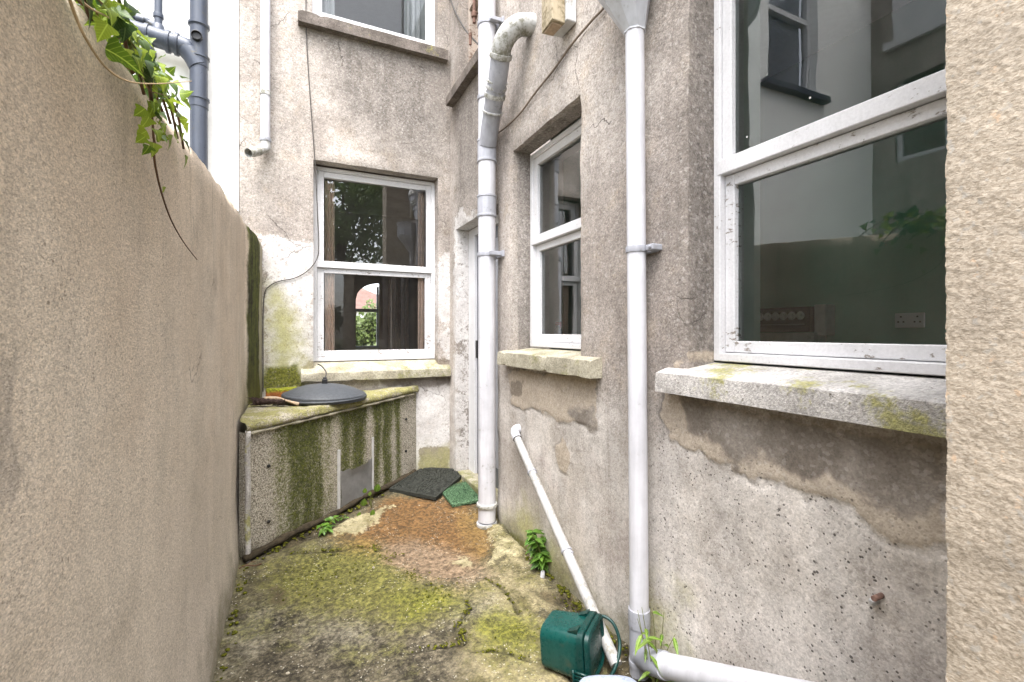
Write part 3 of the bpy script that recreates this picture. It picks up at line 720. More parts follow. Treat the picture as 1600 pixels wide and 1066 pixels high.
for q in ([(-.349, YB, -.2), (-.349, YB + 4.4, -.2), (-.349, YB + 4.4, 4.6), (-.349, YB, 4.6)], [(-.349, YB, 4.6), (-.349, YB + 4.4, 4.6), (1.2, YB + 4.4, 4.6), (1.2, YB, 4.6)], [(1.17, -1.6, 4.5), (2.0, -1.6, 4.5), (2.0, YB, 4.5), (1.17, YB, 4.5)], [(2.8, -1.6, 4.5), (3.4, -1.6, 4.5), (3.4, YB, 4.5), (2.8, YB, 4.5)], [(2.0, -1.6, 4.5), (2.8, -1.6, 4.5), (2.8, -1.1, 4.5), (2.0, -1.1, 4.5)], [(2.0, .15, 4.5), (2.8, .15, 4.5), (2.8, YB, 4.5), (2.0, YB, 4.5)], [(3.4, -1.6, -.1), (3.4, YB + 4, -.1), (3.4, YB + 4, 4.5), (3.4, -1.6, 4.5)], [(1.18, -1.6, -.1), (3.4, -1.6, -.1), (3.4, -1.6, 4.5), (1.18, -1.6, 4.5)]):
    bm.faces.new([bm.verts.new(p) for p in q])
obj('outer_shell', bm, M_GREYR, house)   # flank and flat roofs, left open over the added kitchen light shaft

# ---- sash windows
def B(bm, axis, u0, u1, w0, w1, v0, v1, bev=0.003):
    """box in wall coordinates: u along the wall, w into the wall, v up"""
    if axis == 'x': box(bm, XW + w0, XW + w1, u0, u1, v0, v1, bev)
    else: box(bm, u0, u1, YB + w0, YB + w1, v0, v1, bev)
def pane(parent, axis, u0, u1, w, v0, v1, mat, tilt=0.0, name='pane'):
    bm = new(); P = []
    for (u, v, k) in ((u0, v0, 0), (u1, v0, 1), (u1, v1, 1), (u0, v1, 0)):
        ww = w + tilt * (k - 0.5)
        P.append((XW + ww, u, v) if axis == 'x' else (u, YB + ww, v))
    f = bm.faces.new([bm.verts.new(p) for p in P]); bm.normal_update()
    if f.normal.dot(Vector((-1, 0, 0) if axis == 'x' else (0, -1, 0))) < 0: f.normal_flip()
    me = bpy.data.meshes.new(name); bm.to_mesh(me); bm.free()
    return obj(name, me, mat, parent)
def sash_window(axis, u0, u1, v0, v1, vm, d, glass, gl2, paint, paint2, ft=0.03, st=0.042, br=0.062, tilt=0.0, low_d=0.05):
    bm = new()
    B(bm, axis, u0, u0 + ft, d, d + .12, v0, v1); B(bm, axis, u1 - ft, u1, d, d + .12, v0, v1)
    B(bm, axis, u0 + ft, u1 - ft, d, d + .12, v1 - ft, v1); B(bm, axis, u0 + ft, u1 - ft, d - .004, d + .12, v0, v0 + .028)
    win = obj('window', bm, paint, house)
    a0, a1 = u0 + ft + .001, u1 - ft - .001
    bm = new(); e = d + .010
    B(bm, axis, a0, a0 + st, e, e + .038, vm, v1 - ft - .001); B(bm, axis, a1 - st, a1, e, e + .038, vm, v1 - ft - .001)
    B(bm, axis, a0 + st, a1 - st, e, e + .038, v1 - ft - .045, v1 - ft - .001); B(bm, axis, a0 - .012, a1 + .012, e - .012, e + .040, vm - .052, vm - .001)
    up = obj('upper_sash', bm, paint, win)
    pane(win, axis, a0 + st - .005, a1 - st + .005, e + .02, vm - .004, v1 - ft - .04, glass, tilt)
    bm = new(); e2 = d + low_d
    B(bm, axis, a0, a0 + st, e2, e2 + .038, v0 + .03, vm - .054); B(bm, axis, a1 - st, a1, e2, e2 + .038, v0 + .03, vm - .054)
    B(bm, axis, a0 + st, a1 - st, e2, e2 + .038, vm - .092, vm - .054); B(bm, axis, a0 + st, a1 - st, e2, e2 + .038, v0 + .03, v0 + .03 + br)
    lo = obj('lower_sash', bm, paint2, win)
    pane(win, axis, a0 + st - .005, a1 - st + .005, e2 + .02, v0 + .03 + br - .005, vm - .088, gl2, 0)
    return win
def stone_sill(win, axis, u0, u1, proj, vt, vb, d, mat, slope=0.03, jit=0.006, seed=0):
    """worn stone sill with weathered top, drawn as a subdivided block"""
    bm = new(); n = max(8, int((u1 - u0) / 0.03))
    prof = [(-proj, vb), (-proj - .001, (vb + vt) / 2), (-proj, vt - .003), (-proj + .003, vt), (-proj * .3, vt + slope * .3), (d + .01, vt + slope), (d + .01, vb + .001), (0.0, vb)]
    rings = []
    for i in range(n + 1):
        u = u0 + (u1 - u0) * i / n; ring = []
        for k, (w, v) in enumerate(prof):
            chip = -.010 * max(0, float(vnoise(u * 31, seed * 1.7, seed)) - .30) / .2 * (k in (0, 2, 3)); j = (jit * .5 * fbm(u * 9, k * .2 + seed, 2, seed) - chip) if k < 5 else 0
            j2 = (jit * .5 * fbm(u * 7, k * .2 + seed, 2, seed + 4) + chip * (1 if k > 0 else -1)) if k < 5 else 0
            e = 0.003 * (1 if i in (0, n) else 0) * (k in (2, 3))
            p = (XW + w + j + e, u, v + j2 - e) if axis == 'x' else (u, YB + w + j + e, v + j2 - e)
            ring.append(bm.verts.new(p))
        rings.append(ring)
    skin(bm, rings, True, True)
    return obj('sill', bm, mat, win, smooth=25)
w_small = sash_window('x', SMW[0], SMW[1], 1.136, SMW[3] - .012, 1.80, .122, M_GLASSS, M_GLASSS, M_PAINT, M_PAINT, br=.045, low_d=.024)
stone_sill(w_small, 'x', 1.600, 2.575, .062, 1.105, 1.028, .12, M_SILLG, .022, .003, 3)
w_big = sash_window('x', BIGW[0], BIGW[1], 1.124, BIGW[3] - .012, 1.805, .122, M_GLASS, M_GLASS, M_PAINT, M_PAINTW, ft=.026, st=.036, br=.038, low_d=.024)
s_big = stone_sill(w_big, 'x', 0.0, 1.218, .062, 1.088, 1.020, .12, M_SILL, .030, .003, 5)
w_low = sash_window('y', LOW[0], LOW[1], 1.000, LOW[3] - .012, 1.775, .108, M_GLASSB, M_GLASSC, M_PAINT, M_PAINTW, st=.048, br=.05, tilt=-.046, low_d=.020)
stone_sill(w_low, 'y', 0.045, 1.172, .058, .926, .860, .11, M_SILLG, .07, .004, 7)
w_upr = sash_window('y', UPR[0], UPR[1], 3.60, UPR[3], 4.4, .098, M_GLASSC, M_GLASSC, M_PAINT, M_PAINT, low_d=.02)
stone_sill(w_upr, 'y', 0.025, 1.15, .06, 3.555, 3.470, .10, M_SILLD, .04, .005, 9)
w_ups = sash_window('x', UPS[0], UPS[1], 3.145, UPS[3], 3.85, .085, M_GLASSC, M_GLASSC, M_ROT, M_ROT)
stone_sill(w_ups, 'x', 2.74, 3.63, .06, 3.145, 3.070, .09, M_SILLD, .03, .008, 11)
# door in the side wall behind the soil pipe
bm = new()
B(bm, 'x', DOOR[1] - .13, DOOR[1], .112, .21, .05, 2.05); B(bm, 'x', DOOR[0], DOOR[0] + .055, .112, .21, .05, 2.05); B(bm, 'x', DOOR[0] + .055, DOOR[1] - .13, .112, .21, 1.99, 2.05)
dfr = obj('door_frame', bm, M_PAINT, house)
bm = new(); B(bm, 'x', DOOR[0] + .057, DOOR[1] - .132, .135, .18, .10, 1.988)
door = obj('door', bm, M_DOOR, house)
bm = new(); B(bm, 'x', 2.80, 3.36, .129, .1348, .25, 1.90)
obj('door_panel', bm, M_PVCG, door)
bm = new(); B(bm, 'x', 3.375, 3.405, .110, .134, 1.02, 1.16)
obj('handle', bm, M_BLACK, door)
bm = new(); box(bm, XW + .012, XW + .2, DOOR[0] + .002, DOOR[1] - .002, .0, .105, .008, .003)
obj('threshold', bm, M_SILLG, house)

# ---- rooms behind the windows
def room(name, x0, x1, y0, y1, z0, z1, mw, mf, skip):
    """plain plastered room: walls that carry no opening, floor and ceiling"""
    bm = new(); box(bm, x0, x1, y0, y1, z0, z1); bmesh.ops.recalc_face_normals(bm, faces=bm.faces); bm.normal_update()
    bmesh.ops.delete(bm, geom=[f for f in bm.faces if any(f.normal.dot(Vector(s)) > .9 for s in skip)], context='FACES')
    o = obj(name, bm, [mw, mf], house)
    for p in o.data.polygons:
        if p.normal.z < -.9: p.material_index = 1
    o.data.flip_normals()
    return o
def inner_face(axis, w, u0, u1, v0, v1, holes, mat, dr):
    """room side of an outer wall, with its splayed reveals"""
    bm = new(); us = sorted({u0, u1} | {h[k] for h in holes for k in (0, 1)}); vs = sorted({v0, v1} | {h[k] for h in holes for k in (2, 3)})
    def pt(u, v, ww): return (XW + ww, u, v) if axis == 'x' else (u, YB + ww, v)
    for a, b in zip(us, us[1:]):
        for c, d in zip(vs, vs[1:]):
            if any(h[0] <= a and b <= h[1] and h[2] <= c and d <= h[3] for h in holes): continue
            bm.faces.new([bm.verts.new(pt(*q, w)) for q in ((a, c), (b, c), (b, d), (a, d))])
    for h in holes:
        C = [(h[0], h[2]), (h[1], h[2]), (h[1], h[3]), (h[0], h[3])]
        for p, q in zip(C, C[1:] + C[:1]):
            bm.faces.new([bm.verts.new(pt(*z, ww)) for z, ww in ((p, w), (q, w), (q, dr), (p, dr))])
    return obj('inner_wall', bm, mat, house)
room('kitchen', XW + .36, 3.0, -1.2, 2.66, .25, 3.0, M_TEAL, M_CARPET, [(-1, 0, 0), (0, 0, 1)])      # an added, unseen roof opening lights the kitchen from above
inner_face('x', .36, -1.2, 2.66, .25, 3.0, [(BIGW[0], BIGW[1], 1.14, BIGW[3]), (SMW[0], SMW[1], 1.145, SMW[3])], M_REVEAL, .235)
bm = new()
for q in ([(XW + .36, -1.2), (2.0, -1.2), (2.0, 2.66), (XW + .36, 2.66)], [(2.8, -1.2), (3.0, -1.2), (3.0, 2.66), (2.8, 2.66)], [(2.0, -1.2), (2.8, -1.2), (2.8, -1.1), (2.0, -1.1)], [(2.0, .15), (2.8, .15), (2.8, 2.66), (2.0, 2.66)]): bm.faces.new([bm.verts.new((*p, 3.0)) for p in q])
sq = [(2.0, -1.1), (2.8, -1.1), (2.8, .15), (2.0, .15)]
for a, b in zip(sq, sq[1:] + sq[:1]): bm.faces.new([bm.verts.new(p) for p in ((*a, 3.0), (*b, 3.0), (*b, 4.5), (*a, 4.5))])  # unseen shaft, added to bring daylight into the kitchen
obj('kitchen_ceiling', bm, M_NET, house)
rear = room('back_room', -.33, 1.95, YB + .36, 7.6, .3, 3.1, M_BROWN, M_CARPET, [(0, -1, 0), (0, 1, 0)])
inner_face('y', .36, -.33, 1.95, .3, 3.1, [(LOW[0], LOW[1], 1.0, LOW[3])], M_BROWN, .235)
# far wall of the back room with an arched opening on the street side
ax0, ax1, az0 = float(on_y(556, 545, 7.6)[0]), float(on_y(592, 545, 7.6)[0]), float(on_y(556, 545, 7.6)[2])
azt = float(on_y(580, 443, 7.6)[2]); aw = ax1 - ax0
bm = new(); ar = [(ax0, az0)] ; N_ = 14
for k in range(N_ + 1):
    t = k / N_; ar.append((ax0 + aw * t, azt - aw * .75 + (aw * .75) * math.sqrt(max(0, 1 - (1 - t) ** 2))))
ar.append((ax1, az0))
outer = [(-.33, az0), *[(-.33 , az0 + (3.1 - az0) * min(1, (k) / 5)) for k in range(0, 6)]]
def strip(bm, pts, y):
    """wall quads to the left of, above, right of and below the arch"""
    q = lambda *P: bm.faces.new([bm.verts.new((p[0], y, p[1])) for p in P])
    q((-.33, .3), (1.95, .3), (1.95, az0), (-.33, az0))
    q((-.33, az0), (ax0, az0), (ax0, 3.1), (-.33, 3.1)); q((ax1, az0), (1.95, az0), (1.95, 3.1), (ax1, 3.1))
    for a, b in zip(pts[1:-1], pts[2:-1]): 
        if b[0] > a[0]: q(a, b, (b[0], 3.1), (a[0], 3.1))
strip(bm, ar, 7.6)
obj('far_wall', bm, M_BROWN, house)
bm = new(); zr = float(on_y(570, 485, 7.6)[2])
box(bm, ax0 + .001, ax1 - .001, 7.61, 7.66, zr - .025, zr + .025); box(bm, ax0 + .001, ax1 - .001, 7.61, 7.66, az0 + .001, az0 + .04); box(bm, ax1 - .03, ax1, 7.611, 7.662, az0 + .04, azt - .05)
obj('arched_window', bm, M_PVCG, house)
# room behind the upstairs window
room('upper_room', -.3, 1.15, YB + .22, 6.5, 3.3, 4.58, M_NET, M_CARPET, [(0, -1, 0)])
room('stair_room', XW + .24, 3.0, 2.70, YB - .01, 3.02, 4.48, M_BROWN, M_CARPET, [(-1, 0, 0)])

# ---- the pier: near end of the house, standing forward of the side wall
PX = 0.83; PYc = float(on_x(1474, 520, PX)[1])
py_ = np.concatenate([np.linspace(PYc - .26, PYc - .002, 90), [PYc]]); pz = np.concatenate([np.arange(-.2, .45, .1), np.arange(.45, 2.0, .0033), np.arange(2.0, 4.5, .4)])
U, Vv = [a.ravel() for a in np.meshgrid(py_, pz, indexing='ij')]
d = .0020 * np.abs(fbm(U * 170, Vv * 280, 3, 5)) + .0008 * fbm(U * 190, Vv * 260, 2, 15) + .0015 * fbm(U * 18, Vv * 18, 2, 25)
bm = new(); n2 = len(pz)
V = np.c_[PX - d, U + np.where(U > PYc - .003, -.004 + d, 0), Vv]; F = grid_faces(len(py_), n2); k0 = len(V)
ends = [(PX, PYc - .26), (PX, -1.4), (1.7, -1.4)]
V = list(map(tuple, V)); last = (len(py_) - 1) * n2
ridge = [last + j for j in range(n2)]
e0 = len(V); V += [(1.178, PYc, z) for z in pz]
F += [(ridge[j], e0 + j, e0 + j + 1, ridge[j + 1]) for j in range(n2 - 1)]
e1 = len(V); V += [(PX, -1.4, z) for z in pz]
F += [(e1 + j, j, j + 1, e1 + j + 1) for j in range(n2 - 1)]
e2 = len(V); V += [(1.178, -1.4, z) for z in pz]
F += [(e2 + j, e1 + j, e1 + j + 1, e2 + j + 1) for j in range(n2 - 1)]
pier = obj('pier', mesh_from('pier', V, F), M_PIER, smooth=60)
tag(pier, 'coarse sandy roughcast pier close up beside the large kitchen window', 'pier')

# ================================================================ boundary wall on the left
path = [(-.283, -3.0), (-.283, 0.3), (-.283, .66), (-.282, 1.2), (-.28, 2.0), (-.278, 2.8), (-.279, 3.15), (-.283, 3.32), (-.290, 3.385), (-.285, 3.44), (-.252, 3.53), (-.226, 3.60), (-.214, 3.66), (-.206, 3.715)]
pp = [Vector((*p, 0)) for p in path]; dense = [v for a, b in zip(bez(pp, 14), bez(pp, 14)[1:]) for v in ([a, (a + b) / 2] if b.y > .3 else [a])] + [pp[-1]]
def top_z(y): return float(np.interp(y, [-3, .9, 1.3, 2.1, 3.3, 3.45, 3.72], [1.70, 1.715, 1.745, 1.835, 1.935, 1.93, 1.86]))
def foot_x(z): return .018 * max(0, 1 - z / .35) ** 1.5
rings = []; V = []; F = []; zs = 46
for i, p in enumerate(dense):
    tz = top_z(p.y) + .010 * float(fbm(p.y * 9, 1.5, 3, 91)) + .006 * float(fbm(p.y * 40, 2.5, 2, 92)); ring = []
    for k in range(zs):
        f = k / (zs - 1); z = -.15 + (tz + .15) * f
        off = .010 * float(fbm(p.y * 2, z * 2, 3, 77)) + .004 * float(fbm(p.y * 14, z * 14, 2, 78)) - .012 * max(0, 1 - (tz - z) / .02) ** 2
        ring.append((p.x + off + foot_x(z), p.y, z))
    ring.append((p.x - .03, p.y, tz + .004)); ring.append((p.x - .17, p.y, tz)); ring.append((p.x - .18, p.y, -.15))
    V += ring
m = zs + 3
for i in range(len(dense) - 1):
    for k in range(m - 1): F.append((i * m + k, (i + 1) * m + k, (i + 1) * m + k + 1, i * m + k + 1))
F.append(tuple(range(m - 1, -1, -1)))
bm = new(); bm.from_mesh(mesh_from('w', V, F))
bw = obj('boundary_wall', bm, M_GWALL, smooth=60)
tag(bw, 'tall tan rendered boundary wall with ivy on top along the left of the yard', 'wall')

# ================================================================ the neighbour: white house, grey outrigger
nb = thing('white_house', 'bright white painted house wall beyond the boundary wall with a slate grey soil stack', 'house', (-2.8, 4.05, 0))
NX0, NX1, NZ = -4.02, -3.0, (4.55, 6.2)
bm = new(); Yn = 4.05
def wallrect(bm, us, vs, hole, P):
    for a, b in zip(us, us[1:]):
        for c, d_ in zip(vs, vs[1:]):
            if hole[0] <= a and b <= hole[1] and hole[2] <= c and d_ <= hole[3]: continue
            bm.faces.new([bm.verts.new(P(*q)) for q in ((a, c), (b, c), (b, d_), (a, d_))])
wallrect(bm, [-5.4, NX0, NX1, -.346], [-.3, NZ[0], NZ[1], 7.2], (NX0, NX1, *NZ), lambda u, v: (u, Yn, v))
for (a, b, c, d_) in ((NX0, NX0, *NZ), (NX1, NX1, *NZ)):
    bm.faces.new([bm.verts.new(q) for q in ((a, Yn, c), (a, Yn + .16, c), (a, Yn + .16, d_), (a, Yn, d_))])
bm.faces.new([bm.verts.new(q) for q in ((NX0, Yn, NZ[1]), (NX1, Yn, NZ[1]), (NX1, Yn + .16, NZ[1]), (NX0, Yn + .16, NZ[1]))])
obj('wall', bm, M_WHITE, nb)
bm = new()
box(bm, NX0, NX0 + .07, Yn + .1, Yn + .18, *NZ); box(bm, NX1 - .07, NX1, Yn + .1, Yn + .18, *NZ); box(bm, NX0, NX1, Yn + .102, Yn + .178, NZ[0], NZ[0] + .07); box(bm, NX0, NX1, Yn + .102, Yn + .178, 5.6, 5.67)
wn_ = obj('window', bm, M_PAINT, nb)
bm = new(); bm.faces.new([bm.verts.new(q) for q in ((NX0, Yn + .15, NZ[0]), (NX1, Yn + .15, NZ[0]), (NX1, Yn + .15, NZ[1]), (NX0, Yn + .15, NZ[1]))]); obj('pane', bm, M_GLASSC, wn_)
bm = new()
for k in range(48): box(bm, NX0 + .08, NX1 - .08, Yn + .20, Yn + .215, NZ[0] + .08 + k * .032, NZ[0] + .105 + k * .032)
obj('blind', bm, M_BLIND, wn_, kind='stuff')
bm = new(); box(bm, NX0 - .15, NX1 + .15, Yn - .10, Yn + .15, NZ[0] - .09, NZ[0] - .001, .01); obj('sill', bm, M_STACK, wn_)
gr_ = thing('grey_outrigger', 'dark stained rendered outrigger of the white house, seen mirrored in the large window', 'house', (-5.4, 2.2, 0))
bm = new(); GX = -5.35
wallrect(bm, [-2.0, 3.1, 3.75, 4.049], [-.3, 3.72, 4.9, 7.2], (3.1, 3.75, 3.72, 4.9), lambda u, v: (GX, u, v))
box(bm, -9, GX - .30, -2.0, 4.04, -.3, 7.2)
obj('wall', bm, M_GREYR, gr_)
for (a, b) in ((3.72, 4.9),):
    bm = new(); box(bm, GX - .12, GX - .04, 3.1, 3.17, a, b); box(bm, GX - .12, GX - .04, 3.68, 3.75, a, b); box(bm, GX - .118, GX - .042, 3.1, 3.75, a, a + .07); box(bm, GX - .118, GX - .042, 3.1, 3.75, 4.3, 4.36)
    ww = obj('window', bm, M_PAINT, gr_)
    bm = new(); bm.faces.new([bm.verts.new(q) for q in ((GX - .08, 3.1, a), (GX - .08, 3.75, a), (GX - .08, 3.75, b), (GX - .08, 3.1, b))]); obj('pane', bm, M_GLASSC, ww)
bm = new(); box(bm, GX - .06, GX + .08, 3.0, 3.85, 5.42, 5.52); box(bm, GX - .02, GX + .02, 3.1, 3.75, 5.53, 6.6)
obj('window', bm, M_PAINT, gr_)
# ================================================================ bunker in the corner
A = np.array([-.229, 2.806]); Bq = np.array([.896, YB - .004]); tdir = (Bq - A) / np.linalg.norm(Bq - A); ndir = np.array([tdir[1], -tdir[0]])   # towards the yard
LB = float(np.linalg.norm(Bq - A)); Cn = np.array([-.236, 3.50])
bk = thing('bunker', 'triangular mossy concrete bunker in the corner under the sash window with a metal hatch', 'bunker', (*A, 0))
n3 = np.array([ndir[0], ndir[1], 0])
def fp(s, h, out=0.0):
    p = A + tdir * s + ndir * out; return (p[0], p[1], h)
def face_s(px, py):          # along, up on the bunker's front
    p = on_plane(px, py, (*A, 0), n3); return float((p[:2] - A) @ tdir), float(p[2])
ztop = lambda s: .742 + .046 * s / LB
ns, nz = 90, 44; V = []
for i in range(ns + 1):
    for j in range(nz + 1):
        s = LB * i / ns; z = -.05 + (ztop(s) - .055 + .05) * j / nz
        V.append(fp(s, z, .006 * float(fbm(s * 9, z * 9, 3, 31)) - .03 * max(0, 1 - s / .02) ** 2))
F = grid_faces(ns + 1, nz + 1)
base = len(V); V += [(-.268, 2.86, -.05), (-.268, 2.86, .69)]
F += [(base, 0, nz, base + 1)]
me = mesh_from('front', V, F)
ss_ = np.array([(np.array(v[:2]) - A) @ tdir for v in V]); zz_ = np.array([v[2] for v in V])
runs = [(462, .06, .95), (480, .05, 1.1), (495, .04, 1.05), (540, .05, .85), (560, .06, 1.0), (590, .04, .85), (605, .045, 1.05), (622, .03, .8), (440, .05, .6), (512, .03, .5)]
al = np.zeros(len(V))
for (px, w, a) in runs:
    s0 = face_s(px, 720)[0]; al = np.maximum(al, a * np.exp(-((ss_ - s0 + .02 * fbm(zz_ * 5, zz_ * 0 + px, 2, 3)) / (w * 1.25)) ** 2))
hh = np.clip(zz_ / .72, 0, 1)
al = np.clip(al * (.82 + .45 * hh) + .10 * np.clip((ss_ - .15) / .15, 0, 1) + .42 * np.clip((hh - .8) / .2, 0, 1) * np.clip((ss_ - .12) / .2, 0, 1) + .12 * np.clip(1 - hh * 6, 0, 1), 0, 1)
set_attr(me, 'algae', al); set_attr(me, 'top', al * 0); set_attr(me, 'run', al)
obj('front_panel', me, M_BUNK, bk, smooth=True)
# slab on top
V = []; ring_s = [A + ndir * .012 - tdir * .01, Bq + ndir * .012 + tdir * .015, np.array([.62, YB - .006]), np.array([-.205, YB - .006]), np.array([-.262, 3.30]), np.array([-.268, 2.87])]
bm = new(); cen = np.mean(ring_s, axis=0)
ns_ = 60
lip = [(.000, -.050), (.018, -.046), (.022, -.030), (.018, -.010), (.006, 0.0), (-.03, .004)]
rings = []
for i in range(ns_ + 1):
    s = -.012 + (LB + .02) * i / ns_; ring = []
    for k, (o_, dz) in enumerate(lip):
        jj = .012 * float(fbm(s * 14 + k, k * 2.0, 3, 51)) * (k > 0); ring.append(bm.verts.new(fp(s, ztop(s) + dz + jj * .7, o_ + jj)))
    # back edge of the slab
    p = A + tdir * s; q = np.array([max(-.255, min(.85, p[0] - .0 + .0)), YB - .006]) if i > 6 else np.array([-.266, 2.9 + .1 * i])
    for f in (.2, .4, .6, .8, 1.0):
        xx = p * (1 - f) + q * f + ndir * (-.03) * (1 - f); ring.append(bm.verts.new((xx[0], xx[1], ztop(s) + .006 + .016 * float(fbm(xx[0] * 7, xx[1] * 7, 3, 52)))))
    rings.append(ring)
for a, b in zip(rings, rings[1:]):
    for k in range(len(a) - 1): bm.faces.new([a[k], b[k], b[k + 1], a[k + 1]])
me = bpy.data.meshes.new('slab'); bmesh.ops.recalc_face_normals(bm, faces=bm.faces); bm.to_mesh(me); bm.free()
nv_ = len(me.vertices); set_attr(me, 'top', np.ones(nv_)); set_attr(me, 'algae', np.zeros(nv_)); set_attr(me, 'run', np.zeros(nv_))
obj('slab', me, M_BUNK, bk, smooth=True)
bm = new(); tube(bm, [fp(s, ztop(s) - .058 + .0012 * math.sin(s * 31), .010 + .0015 * math.sin(s * 17)) for s in np.linspace(.0, LB - .02, 40)], [.0085 + .003 * math.sin(i * 1.7) for i in range(40)], 8)
obj('bead', bm, M_SILLG, bk, smooth=True)
bm = new(); tube(bm, [fp(s, float(floor_z(0, fp(s, 0)[1])) + .018 + .006 * math.sin(s * 9), .012 + .006 * math.sin(s * 13)) for s in np.linspace(-.02, LB - .03, 40)], [.019 + .004 * math.sin(i * 1.3) for i in range(40)], 10)
obj('skirting', bm, plain('dark_mortar', (.055, .042, .025), .95, .5, 30, .004), bk, smooth=True)
bm = new(); tube(bm, [fp(.004, z, .006 + .003 * math.sin(z * 20)) for z in np.linspace(.0, .70, 20)], .014, 10)
obj('corner_bead', bm, M_SILL, bk, smooth=True)
# hatch: two rails and a zinc sheet
def rail(px, y0, y1, w, mat):
    s, z1 = face_s(px, y0); z0 = face_s(px, y1)[1]
    bm = new(); pts = []
    for (ds, o_) in ((-w, .002), (-w, .016), (w, .016), (w, .002)):
        pts.append([bm.verts.new(fp(s + ds, z, o_)) for z in (z0, z1)])
    for a, b in zip(pts, pts[1:] + pts[:1]): bm.faces.new([a[0], b[0], b[1], a[1]])
    bm.faces.new([p[0] for p in pts]); bm.faces.new([p[1] for p in pts])
    return obj('rail', bm, mat, bk)
rail(528, 703, 798, .007, M_ZINCL); rail(581, 683, 768, .004, M_ZINCL)
s0, zt0 = face_s(531, 738); s1, zt1 = face_s(579, 716); zb0 = face_s(531, 795)[1]; zb1 = face_s(579, 768)[1]
bm = new(); n_ = 16; cols = []
for i in range(n_ + 1):
    f = i / n_; s = s0 + (s1 - s0) * f; zt = zt0 + (zt1 - zt0) * f - (.012 if .3 < f < .82 else 0) + (.012 if f < .04 or f > .96 else 0)
    zb = zb0 + (zb1 - zb0) * f; col = []
    for k in range(8):
        q = k / 7; z = zb + (zt - zb) * q
        col.append(bm.verts.new(fp(s, z, .011 + .004 * math.sin(q * 5 + f * 3) + (.008 if (k == 7 and .3 < f < .82) else 0))))
    cols.append(col)
for a, b in zip(cols, cols[1:]):
    for k in range(7): bm.faces.new([a[k], b[k], b[k + 1], a[k + 1]])
bmesh.ops.solidify(bm, geom=bm.faces[:], thickness=.0025)
obj('hatch_sheet', bm, M_ZINC, bk, smooth=40)
bm = new()
for (px, py) in ((419, 728), (419, 815), (634, 655), (634, 705)):
    s, z = face_s(px, py); lathe(bm, fp(s, z, -.004), (*ndir, 0), [(0, .009), (.0125, .009), (.0145, .006)], 10)
obj('bolt_heads', bm, M_BLACK, bk, kind='stuff')

# brick, lid, brush on the slab
bm = new(); box(bm, -.175, .015, 3.53, 3.63, .752, .835, .008, .006); bmesh.ops.subdivide_edges(bm, edges=bm.edges[:], cuts=3, use_grid_fill=True)
for v in bm.verts: v.co += Vector((1, 1, 1)) * .008 * float(fbm(v.co.x * 30 + v.co.z * 9, v.co.y * 30, 2, 3))
tag(obj('brick', bm, M_BRICKM, smooth=40), 'single orange brick with moss on top lying behind the dustbin lid', 'brick')
lid = thing('dustbin_lid', 'round charcoal plastic dustbin lid lying on the mossy bunker top', 'lid', (.19, 3.405, .775))
bm = new(); lathe(bm, (.19, 3.405, .775), (0.03, -.02, 1), [(-.008, .262), (-.004, .268), (.026, .268), (.033, .262), (.032, .252), (.039, .244), (.060, .20), (.080, .14), (.092, .07), (.096, .03)], 64)
obj('disc', bm, M_LIDC, lid, smooth=40)
bm = new(); tube(bm, bez([(.19 - .268 * math.cos(t), 3.405 - .268 * math.sin(t), .783 - .006 * math.sin(t)) for t in np.linspace(0, 2 * math.pi, 40)], 2), .007, 8)
obj('rim', bm, M_LIDC, lid, smooth=True)
bm = new(); box(bm, .172, .208, 3.395, 3.425, .858, .905, .006); box(bm, .178, .202, 3.40, 3.42, .90, .915, .004)
obj('handle', bm, M_BLACK, lid)
bm = new(); tube(bm, bez([(.19, 3.41, .90), (.20, 3.44, .945), (.175, 3.47, .985), (.15, 3.50, 1.0)], 8), .0045, 8); tube(bm, bez([(.185, 3.41, .87), (.15, 3.42, .872), (.12, 3.43, .866)], 6), .003, 6)
obj('cord', bm, M_CABLE, lid, smooth=True)
dr = np.array([cY, -sY, 0.0])
br0 = np.array([-.222, 3.30, .783])
brush = thing('brush', 'worn dark bristle brush with a pale wooden handle lying on the bunker edge', 'brush', br0)
bm = new(); tube(bm, bez([br0, br0 + dr * .07 + (0, 0, .012), br0 + dr * .15 + (0, 0, .006), br0 + dr * .19], 8), [.026 + .006 * math.sin(i * 2.1) for i in range(25)], 12)
for v in bm.verts: v.co.z = (v.co.z - br0[2]) * .7 + br0[2]
for _ in range(170):
    s = random.uniform(-.01, .18); a = random.uniform(0, 6.28); p = br0 + dr * s + np.array([0, math.cos(a) * .022, math.sin(a) * .015 + .006]); q = p + dr * random.uniform(-.05, -.02) + np.array([0, math.cos(a), math.sin(a)]) * random.uniform(.006, .016)
    tube(bm, [p, q], [.0018, .0006], 4)
obj('bristles', bm, M_BRISTLE, brush, kind='stuff')
bm = new(); tube(bm, bez([br0 + dr * .06 + (0, 0.0, .026), br0 + dr * .14 + (0, 0, .024), br0 + dr * .20 + (0, 0, .010), br0 + dr * .275 + (0, 0, -.012)], 8), [.010 + .003 * math.sin(i * .3) for i in range(25)], 10)
obj('handle', bm, M_WOOD, brush, smooth=True)

